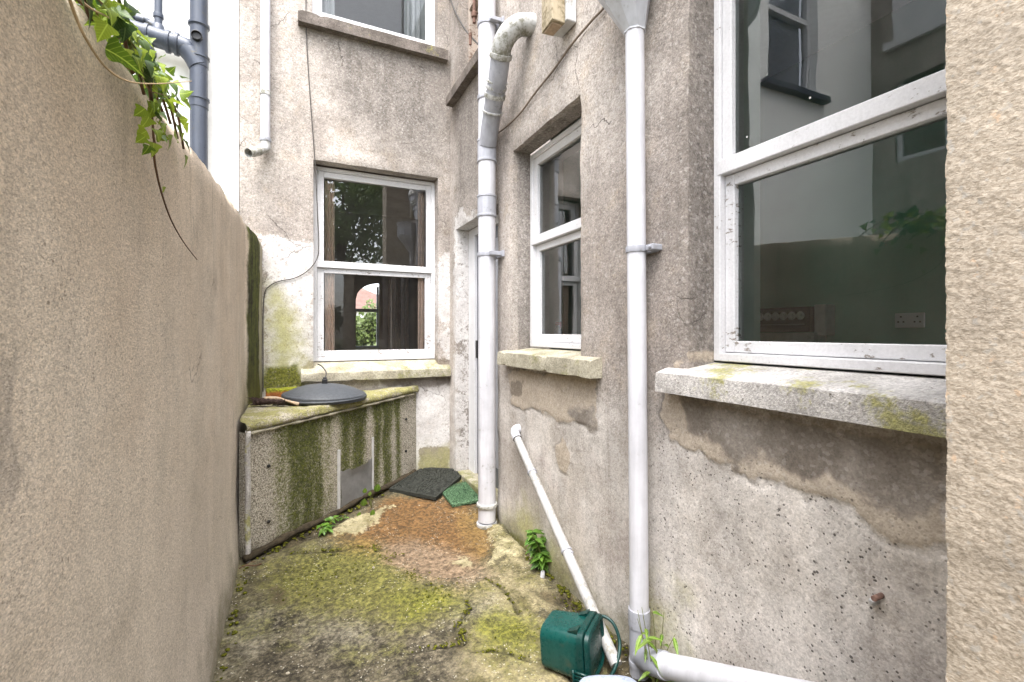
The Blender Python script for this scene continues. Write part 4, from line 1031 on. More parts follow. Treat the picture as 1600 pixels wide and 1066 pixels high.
# ================================================================ pipes
def ring_prof(r, w, lip=.004): return [(0, r - .002), (.002, r + lip), (w * .3, r + lip + .001), (w * .7, r + lip + .001), (w - .002, r + lip), (w, r - .002)]
def collar(parent, base, axis, r, w, mat, lip=.004, name='collar'):
    bm = new(); lathe(bm, base, axis, ring_prof(r, w, lip), 32); return obj(name, bm, mat, parent, smooth=40)
SP = (1.103, 2.705)
def sz(py): return HC + (520 - py) * .00407
soil = thing('soil_pipe', 'thick white soil pipe from ground to roof beside the door with a mossy branch', 'pipe', (*SP, 0))
bm = new(); tube(bm, [(*SP, z) for z in (sz(812), 1.0, 2.0, 3.0, 4.0, 4.8)], .055, 36); obj('pipe', bm, M_PVC, soil, smooth=40)
for y in (787, 817): collar(soil, (SP[0], SP[1], sz(y) - .012), (0, 0, 1), .055, .024, M_PVCM, .010)
bm = new(); lathe(bm, (*SP, -.02), (0, 0, 1), [(0, .062), (.03, .060), (.045, .056)], 30); obj('foot', bm, M_PVCG, soil, smooth=40)
def socket(y0, y1):
    z1, z0 = sz(y0), sz(y1); h = z1 - z0
    bm = new(); lathe(bm, (*SP, z0), (0, 0, 1), [(0, .0555), (.002, .062), (.012, .063), (.016, .0595), (h - .016, .0595), (h - .012, .063), (h - .002, .062), (h, .0555)], 36)
    obj('socket', bm, M_PVCG, soil, smooth=35)
socket(221, 256); socket(307, 341)
collar(soil, (*SP, sz(160)), (0, 0, 1), .055, .03, M_PVCG, .006)
for y in (399, 42):
    br_ = collar(soil, (SP[0], SP[1], sz(y) - .014), (0, 0, 1), .055, .028, M_PVCG, .005, 'bracket')
    bm = new(); box(bm, SP[0] - .01, XW + .002, SP[1] - .088, SP[1] - .058, sz(y) - .012, sz(y) + .012, .003); box(bm, XW - .014, XW + .003, SP[1] - .10, SP[1] + .10, sz(y) - .02, sz(y) + .02, .003); obj('bracket_lug', bm, M_PVCG, br_)
P0, P1, P2, P3 = [np.array(p) for p in ((1.100, 2.685, 2.40), (1.088, 2.60, 2.52), (1.062, 2.44, 2.68), (1.050, 2.37, 2.775))]
bm = new(); tube(bm, bez([P0, P1, P2, P3], 8), .055, 32); brp = obj('branch', bm, M_PVCG, soil, smooth=40)
dax = (P3 - P1) / np.linalg.norm(P3 - P1)
for f, w in ((.12, .014), (.36, .030), (.50, .022), (.60, .014), (.96, .030)):
    bm = new(); lathe(bm, P1 + (P3 - P1) * f, dax, ring_prof(.055, w, .008), 30); obj('ring', bm, M_PVCM, brp, smooth=40)
bm = new(); tube(bm, bez([P3, P3 + dax * .05, (1.062, 2.30, 2.86), (1.105, 2.27, 2.90), (1.165, 2.255, 2.915), (1.20, 2.25, 2.915)], 7), .056, 32); obj('elbow', bm, M_PVCM, brp, smooth=40)

DP = np.array([1.128, 1.334]); dpz = lambda py: HC + (520 - py) * 1.69 / 720
dp = thing('downpipe', 'slim white downpipe with a grey hopper head between the two side windows', 'pipe', (*DP, 0))
ztop_d = dpz(52)
lean = lambda z: np.array([DP[0], DP[1] - .026 * (1 - z / ztop_d), z])
bm = new(); tube(bm, [lean(z) for z in np.linspace(-.08, ztop_d + .03, 12)], .034, 28); obj('pipe', bm, M_PVC, dp, smooth=40)
def dcol(y0, y1, lip=.004, mat=M_PVCG):
    z1, z0 = dpz(y0), dpz(y1); collar(dp, lean(z0), (0, 0.011, 1), .034, z1 - z0, mat, lip)
bm = new(); tube(bm, [lean(z) for z in np.linspace(-.08, dpz(958), 5)], .0352, 28); obj('lower_pipe', bm, M_PVCG, dp, smooth=40)
dcol(944, 972); dcol(1022, 1033, .003); dcol(1044, 1052, .004)
bkz = dpz(391); bk2 = collar(dp, lean(bkz - .013), (0, 0, 1), .034, .026, M_PVCG, .004, 'bracket')
bm = new(); c = lean(bkz); box(bm, c[0] + .005, XW - .001, c[1] - .079, c[1] - .040, bkz - .011, bkz + .011, .004); lathe(bm, (c[0] + .006, c[1] - .066, bkz), (-1, 0, 0), [(0, .006), (.008, .006), (.009, .004)], 10); box(bm, XW - .012, XW + .004, c[1] - .06, c[1] + .06, bkz - .013, bkz + .013, .003)
obj('bracket_lug', bm, M_PVCG, bk2)
# hopper head: faceted funnel
bm = new(); rings = []
for z, r in ((ztop_d - .002, .0365), (ztop_d + .004, .037), (ztop_d + .20, .118), (ztop_d + .22, .122), (ztop_d + .36, .122), (ztop_d + .37, .128), (ztop_d + .39, .128)):
    c = lean(ztop_d); ring = []
    for k in range(8):
        a = math.pi / 8 + k * math.pi / 4; x = r * 1.08 * math.cos(a); y = r * 1.08 * math.sin(a)
        ring.append(bm.verts.new((min(c[0] + x - max(0, r - .052), XW - .004), c[1] + y, z)))
    rings.append(ring)
skin(bm, rings, True, True); obj('hopper', bm, M_HOPPER, dp)
# branch that joins low down, rising along the wall towards the viewer
b0 = lean(dpz(1012)) + np.array([0, 0, -.002]); b1 = np.array([1.100, b0[1] - .095, b0[2] + .036]); b2 = np.array([1.085, .70, .352]); b3 = np.array([1.085, .20, .56]); b3[2] = b1[2] + (b2[2] - b1[2]) * (b3[1] - b1[1]) / (b2[1] - b1[1])
bm = new(); tube(bm, [b1, b2, b3], .037, 28); bb = obj('branch', bm, M_PVC, dp, smooth=40)
bm = new(); tube(bm, bez([b0 + (0, .0, -.012), b0 + (-.006, -.035, .006), b1 + (b2 - b1) * .0, b1 + (b2 - b1) * .10], 6), [.030, .032, .034, .036] + [.039] * 15, 28); obj('elbow', bm, M_PVCG, bb, smooth=40)
ax_ = (b2 - b1) / np.linalg.norm(b2 - b1); bm = new(); lathe(bm, b1 + ax_ * .035, ax_, ring_prof(.037, .042, .004), 28); obj('ring', bm, M_PVCG, bb, smooth=40)

op = thing('overflow_pipe', 'narrow white rainwater pipe ending in a spout high on the rear wall', 'pipe', (-.183, YB, 2.5))
ox, oy = -.183, YB - .05; oz = lambda y: HC + (520 - y) * 3.24 / 720
bm = new(); tube(bm, [(ox, oy, oz(222)), (ox, oy, 3.4), (ox, oy, 4.1), (ox, oy, 4.6)], .031, 24); obj('pipe', bm, M_PVC, op, smooth=40)
collar(op, (ox, oy, oz(150)), (0, 0, 1), .031, .035, M_PVCM, .004)
collar(op, (ox, oy, oz(222)), (0, 0, 1), .031, .028, M_PVCG, .005)
e_ = np.array([ox, oy, oz(226)]); sp_ = on_y(388, 239, oy - .12)
bm = new(); pts = bez([e_ + (0, 0, .02), e_ + (0, -.004, -.025), e_ + (-.025, -.02, -.045), sp_ * .5 + e_ * .5 + (0, 0, -.020), sp_], 6)
P, T, U_ = frames(pts); rings = []
for rad, seq in ((.031, range(len(P))), (.027, range(len(P) - 1, len(P) - 9, -1))):
    for i in seq:
        v = T[i].cross(U_[i]); rings.append([bm.verts.new(P[i] + U_[i] * (rad * math.cos(2 * math.pi * k / 24)) + v * (rad * math.sin(2 * math.pi * k / 24))) for k in range(24)])
skin(bm, rings, True, True); obj('spout', bm, M_PVCM, op, smooth=40)

st = thing('soil_stack', 'slate grey soil stack with a side branch on the white house wall', 'pipe', (-.617, 3.94, 0))
kx, ky = -.617, 3.94; kz = lambda y: HC + (520 - y) * .00458
bm = new(); tube(bm, [(kx, ky, z) for z in (0, 2, 3, 4, 6.8)], .055, 32); obj('pipe', bm, M_STACK, st, smooth=40)
for y0, y1 in ((38, 44), (88, 106), (153, 170)):
    z1, z0 = kz(y0), kz(y1); h = z1 - z0; bm = new()
    lathe(bm, (kx, ky, z0), (0, 0, 1), [(0, .056), (.003, .0585), (h - .022, .0595), (h - .018, .066), (h - .003, .066), (h, .057)], 32); obj('socket', bm, M_STACK, st, smooth=35)
bm = new(); lathe(bm, (kx - .004, ky - .04, kz(64)), (0.05, -1, 0), [(0, .034), (.036, .034), (.038, .030), (.020, .026), (.019, .004)], 24); obj('boss', bm, M_BLACK, st, smooth=35)
q0, q1, q2, q3 = (kx, ky, 3.12), (kx - .06, ky, 3.215), (kx - .17, ky, 3.255), (kx - .95, ky, 3.335)
bm = new(); tube(bm, bez([q0, q1, q2, q3], 8), .064, 28); sb = obj('branch', bm, M_STACK, st, smooth=40)
for px_ in (-.115, -.165, -.285): 
    f = (abs(px_) - .17) / .78; bm = new(); lathe(bm, (kx + px_, ky, 3.255 + .08 * f - .002), (-1, 0, .10), ring_prof(.064, .026, .010), 28); obj('ring', bm, M_STACK, sb, smooth=35)
bm = new(); tube(bm, [(kx - .235, ky, 3.26), (kx - .235, ky, 5.0)], .024, 20); lathe(bm, (kx - .235, ky, 3.30), (0, 0, 1), [(0, .04), (.05, .034), (.06, .026)], 20); lathe(bm, (kx - .235, ky, 3.40), (0, 0, 1), ring_prof(.024, .035, .006), 20); obj('vent_pipe', bm, M_STACK, sb, smooth=40)
bm = new(); tube(bm, bez([(kx - .245, ky - .0, 3.33), (kx - .29, ky, 3.355), (kx - .36, ky, 3.375), (kx - .9, ky, 3.43)], 6), .022, 18); lathe(bm, (kx - .31, ky, 3.36), (-1, 0, .1), ring_prof(.022, .05, .006), 18); obj('waste', bm, M_STACK, sb, smooth=40)
bm = new(); box(bm, kx - .295, kx - .265, ky - .02, ky + .1, 3.175, 3.205, .004); obj('clip', bm, M_STACK, sb)

wa, wb = np.array([1.148, 2.385, .640]), np.array([1.030, 1.315, .045])
wp = thing('waste_pipe', 'thin white waste pipe slanting down the side wall behind the green caddy', 'pipe', wa)
bm = new(); tube(bm, [wa + (wb - wa) * f for f in np.linspace(0, 1, 8)], .0215, 24); obj('pipe', bm, M_PVCW, wp, smooth=40)
dwp = (wb - wa) / np.linalg.norm(wb - wa)
bm = new(); tube(bm, bez([wa + dwp * .045, wa - dwp * .005, wa + (.012, .012, .022), wa + (.05, .012, .026)], 6), .0255, 22); obj('elbow', bm, M_PVC, wp, smooth=40)
collar(wp, wa + dwp * .040, dwp, .0215, .008, M_BLACK, .003, 'ring')
for f in (.24, .62):
    c = wa + (wb - wa) * f; cl_ = collar(wp, c, dwp, .0215, .014, M_PVCG, .003, 'clip'); bm = new(); box(bm, c[0] - .004, c[0] + .014, c[1] - .040, c[1] - .018, c[2] - .008, c[2] + .006, .003); obj('clip_lug', bm, M_PVCG, cl_)

# ================================================================ cables, box, hook
def cable(name, pts, r, mat, label, n=10):
    bm = new(); tube(bm, bez(pts, n), r, 8); return tag(obj(name, bm, mat, smooth=True), label, 'cable')
yb = YB - .012
ca = [on_y(478, -30, yb), on_y(479, 60, yb), on_y(486, 170, yb), on_y(492, 250, yb), on_y(496, 330, yb), on_y(498, 385, yb), on_y(495, 405, yb), on_y(482, 422, yb), on_y(462, 434, yb), on_y(435, 440, yb), on_y(420, 448, yb), on_y(413, 460, yb), on_y(411, 500, yb), on_y(411, 560, yb), on_y(411, 612, yb)]
cable('cable', ca, .0036, M_CABLE, 'thin black cable looping down the rear wall left of the sash window')
xs = XW - .008
cable('cable', [on_x(945, 2, xs), on_x(942, 14, xs), on_x(925, 32, xs), on_x(893, 70, xs), on_x(866, 108, xs), on_x(838, 143, xs), on_x(810, 180, xs), on_x(781, 206, xs), on_x(760, 218, xs)], .0055, M_CABLEB, 'brown cable stretched diagonally from the hopper head to the soil pipe')
cable('cable', [on_x(700, -12, xs), on_x(712, 20, xs), on_x(726, 45, xs), on_x(740, 62, xs), on_x(752, 74, xs)], .0065, M_CABLE, 'black cable drooping past the rotten upper window frame in the corner')
mb = thing('meter_box', 'weathered tan wooden block with a white plastic box high on the side wall', 'box', (1.12, 1.86, 2.63))
bm = new(); box(bm, 1.062, 1.128, 1.815, 1.925, 2.645, 3.05, .004, .003); obj('block', bm, M_BOXW, mb)
bm = new(); box(bm, 1.07, 1.12, 1.83, 1.91, 2.639, 2.6455, .001); obj('block_end', bm, M_WOOD, mb)
bm = new(); box(bm, 1.129, XW + .002, 1.80, 1.93, 2.655, 3.06, .006); obj('cover', bm, M_BOXP, mb)
hk = thing('hook', 'rusty iron hinge stub standing on the upper side window sill', 'hook', (1.12, 3.1, 3.16))
hb = on_x(735, 68, 1.125)
bm = new(); tube(bm, [hb + (0, 0, -.01), hb + (0, 0, .055)], .010, 10); lathe(bm, hb + (0, 0, .05), (0, 0, 1), [(0, .013), (.02, .013), (.024, .006)], 10); obj('pin', bm, M_RUST, hk, smooth=40)
bm = new(); h2 = on_x(741, 25, 1.14); tube(bm, [h2 + (0, 0, -.05), h2 + (0, 0, .12)], .012, 10); lathe(bm, h2 + (0, 0, -.01), (0, 0, 1), [(0, .02), (.03, .022), (.04, .014)], 12); obj('strap', bm, M_RUST, hk, smooth=40)
tp = on_x(1370, 945, XW - .02)
tb = thing('tap_stub', 'small rusty pipe stub on the pitted wall under the large window', 'pipe', tp)
bm = new(); tube(bm, [tp + (.03, 0, .016), tp + (-.012, 0, .016)], .006, 10); obj('stub', bm, M_RUST, tb, smooth=40)
bm = new(); lathe(bm, tp + (0.02, .012, -.002), (-1, 0, 0), [(0, .008), (.014, .008), (.018, .004)], 12); obj('screw_cap', bm, M_ZINC, tb, smooth=40)

# ================================================================ mats
def floor_sheet(poly, h, n, dz, fn):
    """thin mat that follows the floor"""
    P = [on_floor(*p, dz) for p in poly]; bm = new(); top = {}
    for i in range(n + 1):
        for j in range(n + 1):
            a, b = i / n, j / n; q = P[0] * (1 - a) * (1 - b) + P[1] * a * (1 - b) + P[2] * a * b + P[3] * (1 - a) * b
            z = float(floor_z(q[0], q[1])) + dz; top[i, j] = (q[0], q[1], z + h * fn(a, b, q))
    vt = {k: bm.verts.new(v) for k, v in top.items()}; vb = {k: bm.verts.new((v[0], v[1], float(floor_z(v[0], v[1])) + .002)) for k, v in top.items() if k[0] in (0, n) or k[1] in (0, n)}
    for i in range(n):
        for j in range(n): bm.faces.new([vt[i, j], vt[i + 1, j], vt[i + 1, j + 1], vt[i, j + 1]])
    ed = [(i, 0) for i in range(n)] + [(n, j) for j in range(n)] + [(i, n) for i in range(n, 0, -1)] + [(0, j) for j in range(n, 0, -1)]
    for a, b in zip(ed, ed[1:] + ed[:1]): bm.faces.new([vt[a], vt[b], vb[b], vb[a]])
    return bm
def rib(a, b, q):
    e = min(a, 1 - a, b, 1 - b)
    if e < .035: return 1.0
    w = math.sin(70 * a + 5 * math.sin(9 * b)) * math.sin(38 * b + 4 * math.sin(11 * a)) + .7 * float(fbm(q[0] * 40, q[1] * 40, 2, 3))
    return .45 + .55 * (1 if w > .1 else 0)
bm = floor_sheet([(608, 766), (681, 780), (733, 736), (660, 733)], .014, 110, .012, rib)
tag(obj('rubber_mat', bm, M_RUBBER, smooth=50), 'dark patterned rubber doormat lying against the bunker foot', 'doormat')
bm = floor_sheet([(690, 769), (707, 791), (775, 778), (775, 734)], .008, 24, .010, lambda a, b, q: 1.0)
tm = tag(obj('turf_mat', bm, M_TURF, smooth=50), 'green artificial turf mat half hidden behind the soil pipe', 'doormat')
bm = new(); P = [on_floor(*p) for p in ((690, 769), (707, 791), (775, 778), (775, 734))]
for _ in range(5200):
    a, b = random.random(), random.random(); q = P[0] * (1 - a) * (1 - b) + P[1] * a * (1 - b) + P[2] * a * b + P[3] * (1 - a) * b; z = float(floor_z(q[0], q[1])) + .016
    an = random.uniform(0, 6.28); d1 = np.array([math.cos(an), math.sin(an), 0]) * .0016; l = np.array([random.uniform(-.006, .006), random.uniform(-.006, .006), random.uniform(.007, .014)])
    q = np.array([q[0], q[1], z]); bm.faces.new([bm.verts.new(q - d1), bm.verts.new(q + d1), bm.verts.new(q + l)])
obj('pile', bm, M_TURF, tm, kind='stuff')
bm = new(); c = on_floor(730, 728); box(bm, c[0] - .075, c[0] + .05, c[1] - .035, c[1] + .05, c[2] - .01, c[2] + .055, .01, .008)
tag(obj('kerb_stone', bm, M_SILL, smooth=40), 'small pale stone block at the foot of the door jamb', 'stone')

# ================================================================ green caddy and blue tub
def rrect(w, d, r, n=6):
    pts = []
    for cx, cy, a0 in ((w / 2 - r, d / 2 - r, 0), (-w / 2 + r, d / 2 - r, 90), (-w / 2 + r, -d / 2 + r, 180), (w / 2 - r, -d / 2 + r, 270)):
        for k in range(n + 1):
            a = R(a0 + 90 * k / n); pts.append((cx + r * math.cos(a), cy + r * math.sin(a)))
    return pts
# local frame: the caddy lies on its side; c = towards its mouth, a = across the yard, b = up
kp = np.array([.868, 1.468, .004]); cc = np.array([.60, -.79, .07]); cc /= np.linalg.norm(cc); aa = np.array([cc[1], -cc[0], 0]); aa = -aa / np.linalg.norm(aa); bb_ = np.cross(cc, aa); bb_ = bb_ if bb_[2] > 0 else -bb_
kd = thing('food_caddy', 'dark green plastic food caddy lying on its side by the waste pipe', 'bin', kp)
def KP(x, y, s): return Vector(kp + aa * x + bb_ * (y + .088) + cc * s)
def loft(bm, rings, c0=True, c1=True):
    rs = [[bm.verts.new(KP(x, y, s)) for x, y in rrect(w, d, r)] for (w, d, r, s) in rings]; skin(bm, rs, c0, c1)
bm = new(); loft(bm, [(.128, .128, .03, -.022), (.146, .146, .035, -.018), (.152, .152, .036, -.008), (.166, .164, .034, .115), (.168, .166, .034, .128)])
obj('body', bm, M_CADDY, kd, smooth=35)
bm = new(); loft(bm, [(.172, .170, .034, .124), (.186, .184, .036, .126), (.188, .186, .036, .146), (.178, .176, .034, .149), (.165, .163, .03, .148), (.160, .158, .03, .138)])
obj('rim', bm, M_CADDYD, kd, smooth=35)
bm = new(); loft(bm, [(.176, .174, .034, .1505), (.182, .180, .036, .153), (.180, .178, .036, .166), (.160, .158, .04, .170), (.148, .146, .04, .163), (.10, .10, .04, .165), (.05, .05, .02, .168)])
obj('lid', bm, M_CADDYD, kd, smooth=35)
for x in (-.055, .05):
    bm = new()
    vs = [KP(x - .009, .080, .085), KP(x + .009, .080, .085), KP(x + .016, .098, .126), KP(x - .016, .098, .126), KP(x - .012, .076, .127), KP(x + .012, .076, .127)]
    v = [bm.verts.new(p) for p in vs]; bm.faces.new([v[0], v[1], v[2], v[3]]); bm.faces.new([v[0], v[3], v[4]]); bm.faces.new([v[1], v[5], v[2]]); bm.faces.new([v[3], v[2], v[5], v[4]])
    obj('hinge_rib', bm, M_CADDYD, kd)
bm = new(); tube(bm, bez([KP(.096, .055, .135), KP(.101, .06, .17), KP(.097, .04, .205), KP(.075, -.01, .228), KP(.02, -.055, .225), KP(-.04, -.075, .205), KP(-.088, -.07, .17), KP(-.097, -.06, .14)], 8), .0062, 8)
for v in bm.verts: pass
obj('handle', bm, M_CADDYD, kd, smooth=True)
bm = new(); loft_ = [KP(-.096, -.03, s) for s in (.10, .16)]
for k in range(4): tube(bm, [KP(-.097, -.065 + k * .012, .11), KP(-.101, -.065 + k * .012, .165)], .005, 6)
tube(bm, [KP(-.101, -.072, .112), KP(-.101, -.02, .112)], .005, 6)
obj('latch', bm, M_CADDYD, kd, smooth=True)
tbp = on_floor(955, 1136); tbp[2] = 0.0
tub = thing('plastic_tub', 'pale blue translucent plastic tub upside down in front of the caddy', 'tub', tbp)
def TP(x, y, z): return Vector(tbp + np.array([cY * x + sY * y, -sY * x + cY * y, z]))
bm = new(); rs = []
for (w, d, r, z) in ((.225, .175, .04, .0), (.222, .172, .04, .004), (.205, .155, .045, .085), (.195, .145, .05, .105), (.16, .115, .05, .118), (.06, .04, .02, .122)):
    rs.append([bm.verts.new(TP(x, y, z)) for x, y in rrect(w, d, r, 8)])
skin(bm, rs, True, True); obj('shell', bm, M_TUB, tub, smooth=35)
bm = new(); rs = []
for (w, d, r, z) in ((.235, .185, .045, .0), (.245, .195, .05, .003), (.245, .195, .05, .012), (.228, .178, .045, .014)):
    rs.append([bm.verts.new(TP(x, y, z)) for x, y in rrect(w, d, r, 8)])
skin(bm, rs, True, True); obj('rim', bm, M_TUB, tub, smooth=35)

# ================================================================ things seen through the glass
fb = thing('fuse_board', 'black panel with six round dials on the kitchen wall seen through the large window', 'panel', (2.9, 2.2, 1.3))
FXp = 2.93
fa, fc = on_x(1182, 520, FXp), on_x(1282, 480, FXp - .07); f0, f1 = on_x(1181, 519, FXp - .07), on_x(1265, 479, FXp - .07)
y0, y1 = f1[1], f0[1]; z0, z1 = f0[2], on_x(1181, 483, FXp - .07)[2]
bm = new(); box(bm, FXp - .07, 2.998, y0, y1, z0, z1, .004); obj('case', bm, M_BLACK, fb)
bm = new(); box(bm, FXp - .03, 2.998, y0 - .07, y0 - .002, z0 - .02, z1 + .01, .004); obj('end_cap', bm, M_ZINC, fb)
for k in range(6):
    yy = y1 - .035 - (y1 - y0 - .09) * k / 5; bm = new(); lathe(bm, (FXp - .0705, yy, z1 - .055), (-1, 0, 0), [(0, .026), (.006, .026), (.008, .020), (.004, .018), (.003, .012), (.012, .011), (.014, .006)], 20); obj('dial', bm, M_CHROME, fb, smooth=35)
bm = new(); box(bm, FXp - .0725, FXp - .0695, y0 + .03, y1 - .03, z0 + .045, z0 + .050); obj('trim', bm, M_ZINC, fb)
bm = new(); box(bm, FXp - .06, 2.997, y0 - .02, y1, z0 - .35, z0 - .004, .003); tag(obj('cabinet', bm, M_BOXP, kind='thing'), 'pale cabinet under the black dial panel inside the kitchen', 'cabinet')
sa, sb_ = on_x(1398, 490, 2.985), on_x(1444, 512, 2.985)
so_ = thing('wall_socket', 'white double wall socket on the dark green kitchen wall', 'socket', sa)
bm = new(); box(bm, 2.985, 2.999, sb_[1], sa[1], sb_[2], sa[2], .003); obj('plate', bm, M_SOCK, so_)
bm = new()
for f in (.22, .78):
    yy = sa[1] + (sb_[1] - sa[1]) * f; zc = (sa[2] + sb_[2]) / 2
    for dy, dz in ((0, .02), (-.012, -.008), (.012, -.008)): box(bm, 2.983, 2.9855, yy + dy - .004, yy + dy + .004, zc + dz - .004, zc + dz + .004)
obj('pin_holes', bm, M_BLACK, so_, kind='stuff')
sp = on_x(872, 524, XW + .29)
spb = thing('spray_bottle', 'blue spray bottle with a red trigger standing inside the small side window', 'bottle', sp)
bm = new(); z_ = 1.146; lathe(bm, (sp[0], sp[1], z_), (0, 0, 1), [(0, .026), (.004, .029), (.07, .029), (.095, .022), (.11, .012), (.118, .012)], 20); obj('bottle', bm, M_BLUEL, spb, smooth=35)
bm = new(); box(bm, sp[0] - .009, sp[0] + .009, sp[1] - .03, sp[1] + .022, z_ + .119, z_ + .142, .004); box(bm, sp[0] - .005, sp[0] + .005, sp[1] - .035, sp[1] - .026, z_ + .10, z_ + .128, .002); obj('trigger', bm, M_REDP, spb)
def curtain(name, x0, x1, y, z0, z1, folds, amp, mat, label, ax='x'):
    bm = new(); n = folds * 10; V = []; F = []
    for i in range(n + 1):
        for z in (z0, (z0 + z1) / 2, z1):
            f = i / n; V.append((x0 + (x1 - x0) * f, y + amp * math.sin(f * folds * 6.283) + amp * .4 * math.sin(f * folds * 2.1 * 6.283 + z), z))
    me = mesh_from(name, V, grid_faces(n + 1, 3)); return tag(obj(name, me, mat, smooth=True), label, 'curtain')
cl = lambda px: float(on_y(px, 500, YB + .192)[0])
curtain('curtain', cl(508), cl(523), YB + .192, 1.04, 2.42, 3, .010, M_CURT, 'pinkish curtain at the left inside the lower sash window')
curtain('curtain', cl(653), cl(665), YB + .192, 1.04, 2.42, 3, .010, M_CURT, 'pinkish curtain at the right inside the lower sash window')
cx0, cx1 = float(on_y(606, 500, 7.45)[0]), float(on_y(637, 500, 7.45)[0])
curtain('curtain', cx0, cx1, 7.40, .7, 2.15, 5, .05, M_CURT, 'long brown curtain beside the arched opening across the back room')
curtain('curtain', .86, 1.045, YB + .30, 3.5, 4.5, 4, .03, M_NET, 'white curtain drawn to the right in the upstairs window')
curtain('curtain', .14, .30, YB + .31, 3.5, 4.5, 3, .03, M_NET, 'white curtain gathered at the left of the upstairs window')

# ================================================================ plants
def leaf_mesh(name, prof, fold=.25, droop=.25):
    """leaf in the xy plane pointing along +y, folded along its midrib; prof: (y, half width)"""
    V = []; F = []
    for i, (y, w) in enumerate(prof):
        z = -droop * y * y; V += [(0, y, z), (-w, y - w * .12, z + w * fold), (w, y - w * .12, z + w * fold)]
    for i in range(len(prof) - 1):
        a, b = i * 3, i * 3 + 3; F += [(a, a + 1, b + 1, b), (a, b, b + 2, a + 2)]
    me = mesh_from(name, V, F); me.shade_smooth(); return me
IVY = leaf_mesh('ivy_leaf', [(-.03, .02), (.0, .20), (.06, .40), (.15, .53), (.24, .51), (.32, .38), (.40, .31), (.50, .31), (.60, .26), (.73, .17), (.87, .08), (1.0, .004)], .3, .35)
OVAL = leaf_mesh('oval_leaf', [(0, .02), (.12, .17), (.32, .27), (.55, .25), (.78, .14), (1.0, .004)], .35, .35)
ROUND = leaf_mesh('round_leaf', [(0, .08), (.15, .34), (.40, .46), (.65, .42), (.86, .24), (1.0, .02)], .12, .1)
NARROW = leaf_mesh('narrow_leaf', [(0, .02), (.2, .10), (.5, .13), (.8, .07), (1, .004)], .4, .5)
def with_mat(me, mat, key):
    c = me.copy(); c.materials.append(mat); c.name = key; return c
L_IVY, L_IVYD = with_mat(IVY, M_IVY, 'ivy_leaf_lime'), with_mat(IVY, M_IVYD, 'ivy_leaf_deep')  # two leaf greens, lime and dark, mixed at random
L_WEED, L_LIME, L_NARROW, L_ROUND = with_mat(OVAL, M_WEED, 'weed_leaf_mesh'), with_mat(OVAL, M_WEEDL, 'lime_leaf_mesh'), with_mat(NARROW, M_WEEDL, 'narrow_leaf_mesh'), with_mat(ROUND, M_WEEDL, 'round_leaf_mesh')
def put_leaf(parent, me, p, direction, up, size):
    d = Vector(direction).normalized(); u = Vector(up); u = (u - d * u.dot(d)); u = u.normalized() if u.length > 1e-4 else d.orthogonal().normalized()
    x = d.cross(u)
    o = bpy.data.objects.new('leaf', me); COL.objects.link(o); o.parent = parent
    M = Matrix((( x.x, d.x, u.x), (x.y, d.y, u.y), (x.z, d.z, u.z))).to_4x4()
    o.matrix_local = Matrix.Translation(Vector(p) - root_of(parent).location) @ M @ Matrix.Diagonal((size, size, size, 1))
    return o
rnd = random.Random(11)
iv = thing('ivy', 'bright green ivy spilling over the top of the tan boundary wall', 'ivy', (-.3, 1.1, 1.72))
stems = []
def ivy_run(pts, r, mat, step, size, dark=.3, spread=.03, out=(1, .1, .25)):
    bm = new(); P = bez(pts, 8); tube(bm, P, r, 6); obj('stem', bm, mat, iv, smooth=True)
    acc = 0
    for a, b in zip(P, P[1:]):
        acc += (b - a).length
        while acc > step:
            acc -= step; t = (b - a).normalized()
            d = Vector((rnd.uniform(.0, 1), rnd.uniform(-1, 1), rnd.uniform(-1.0, .35))) + t * .3
            up = Vector(out) + Vector((rnd.uniform(-.5, .5), rnd.uniform(-.6, .6), rnd.uniform(-.3, .8)))
            p = b + Vector((rnd.uniform(0, spread), rnd.uniform(-spread, spread), rnd.uniform(-spread, spread)))
            put_leaf(iv, L_IVYD if rnd.random() < dark else L_IVY, p, d, up, size * rnd.uniform(.7, 1.3))
wx = -.262
W_ = lambda px, py, dx=0.0: on_x(px, py, wx + dx)
# mass along the coping
for k in range(7):
    y0_ = .86 + k * .07; pts = [(-.40 + .03 * rnd.random(), y0_ - .12, top_z(y0_) + .02), (-.34, y0_, top_z(y0_) + .05 + .03 * rnd.random()), (-.285 + .015 * rnd.random(), y0_ + .09, top_z(y0_) + .04), (-.26, y0_ + .17, top_z(y0_) - .02 - .03 * rnd.random())]
    ivy_run(pts, .003, M_STEMB, .028, .032, .5, .02)
ivy_run([(-.30, .62, 1.79), (-.27, .80, 1.80), (-.262, .95, 1.775), W_(205, 75), W_(228, 120), W_(238, 150)], .003, M_STEM, .020, .030, .4, .022)
ivy_run([(-.36, .9, 1.78), (-.33, 1.1, 1.82), (-.30, 1.28, 1.815), (-.27, 1.36, 1.77)], .003, M_STEM, .022, .029, .3, .025)
ivy_run([W_(232, 130), W_(236, 165), W_(238, 185), W_(240, 215), W_(243, 226)], .0022, M_STEMB, .030, .026, .15, .012)
put_leaf(iv, L_IVY, W_(262, 212, .01), (.2, .5, -.8), (1, -.2, .3), .034); put_leaf(iv, L_IVY, W_(272, 213, .012), (.3, .9, .0), (1, -.3, .3), .032); put_leaf(iv, L_IVY, W_(254, 292), (.1, .3, -.9), (1, -.2, .1), .018)
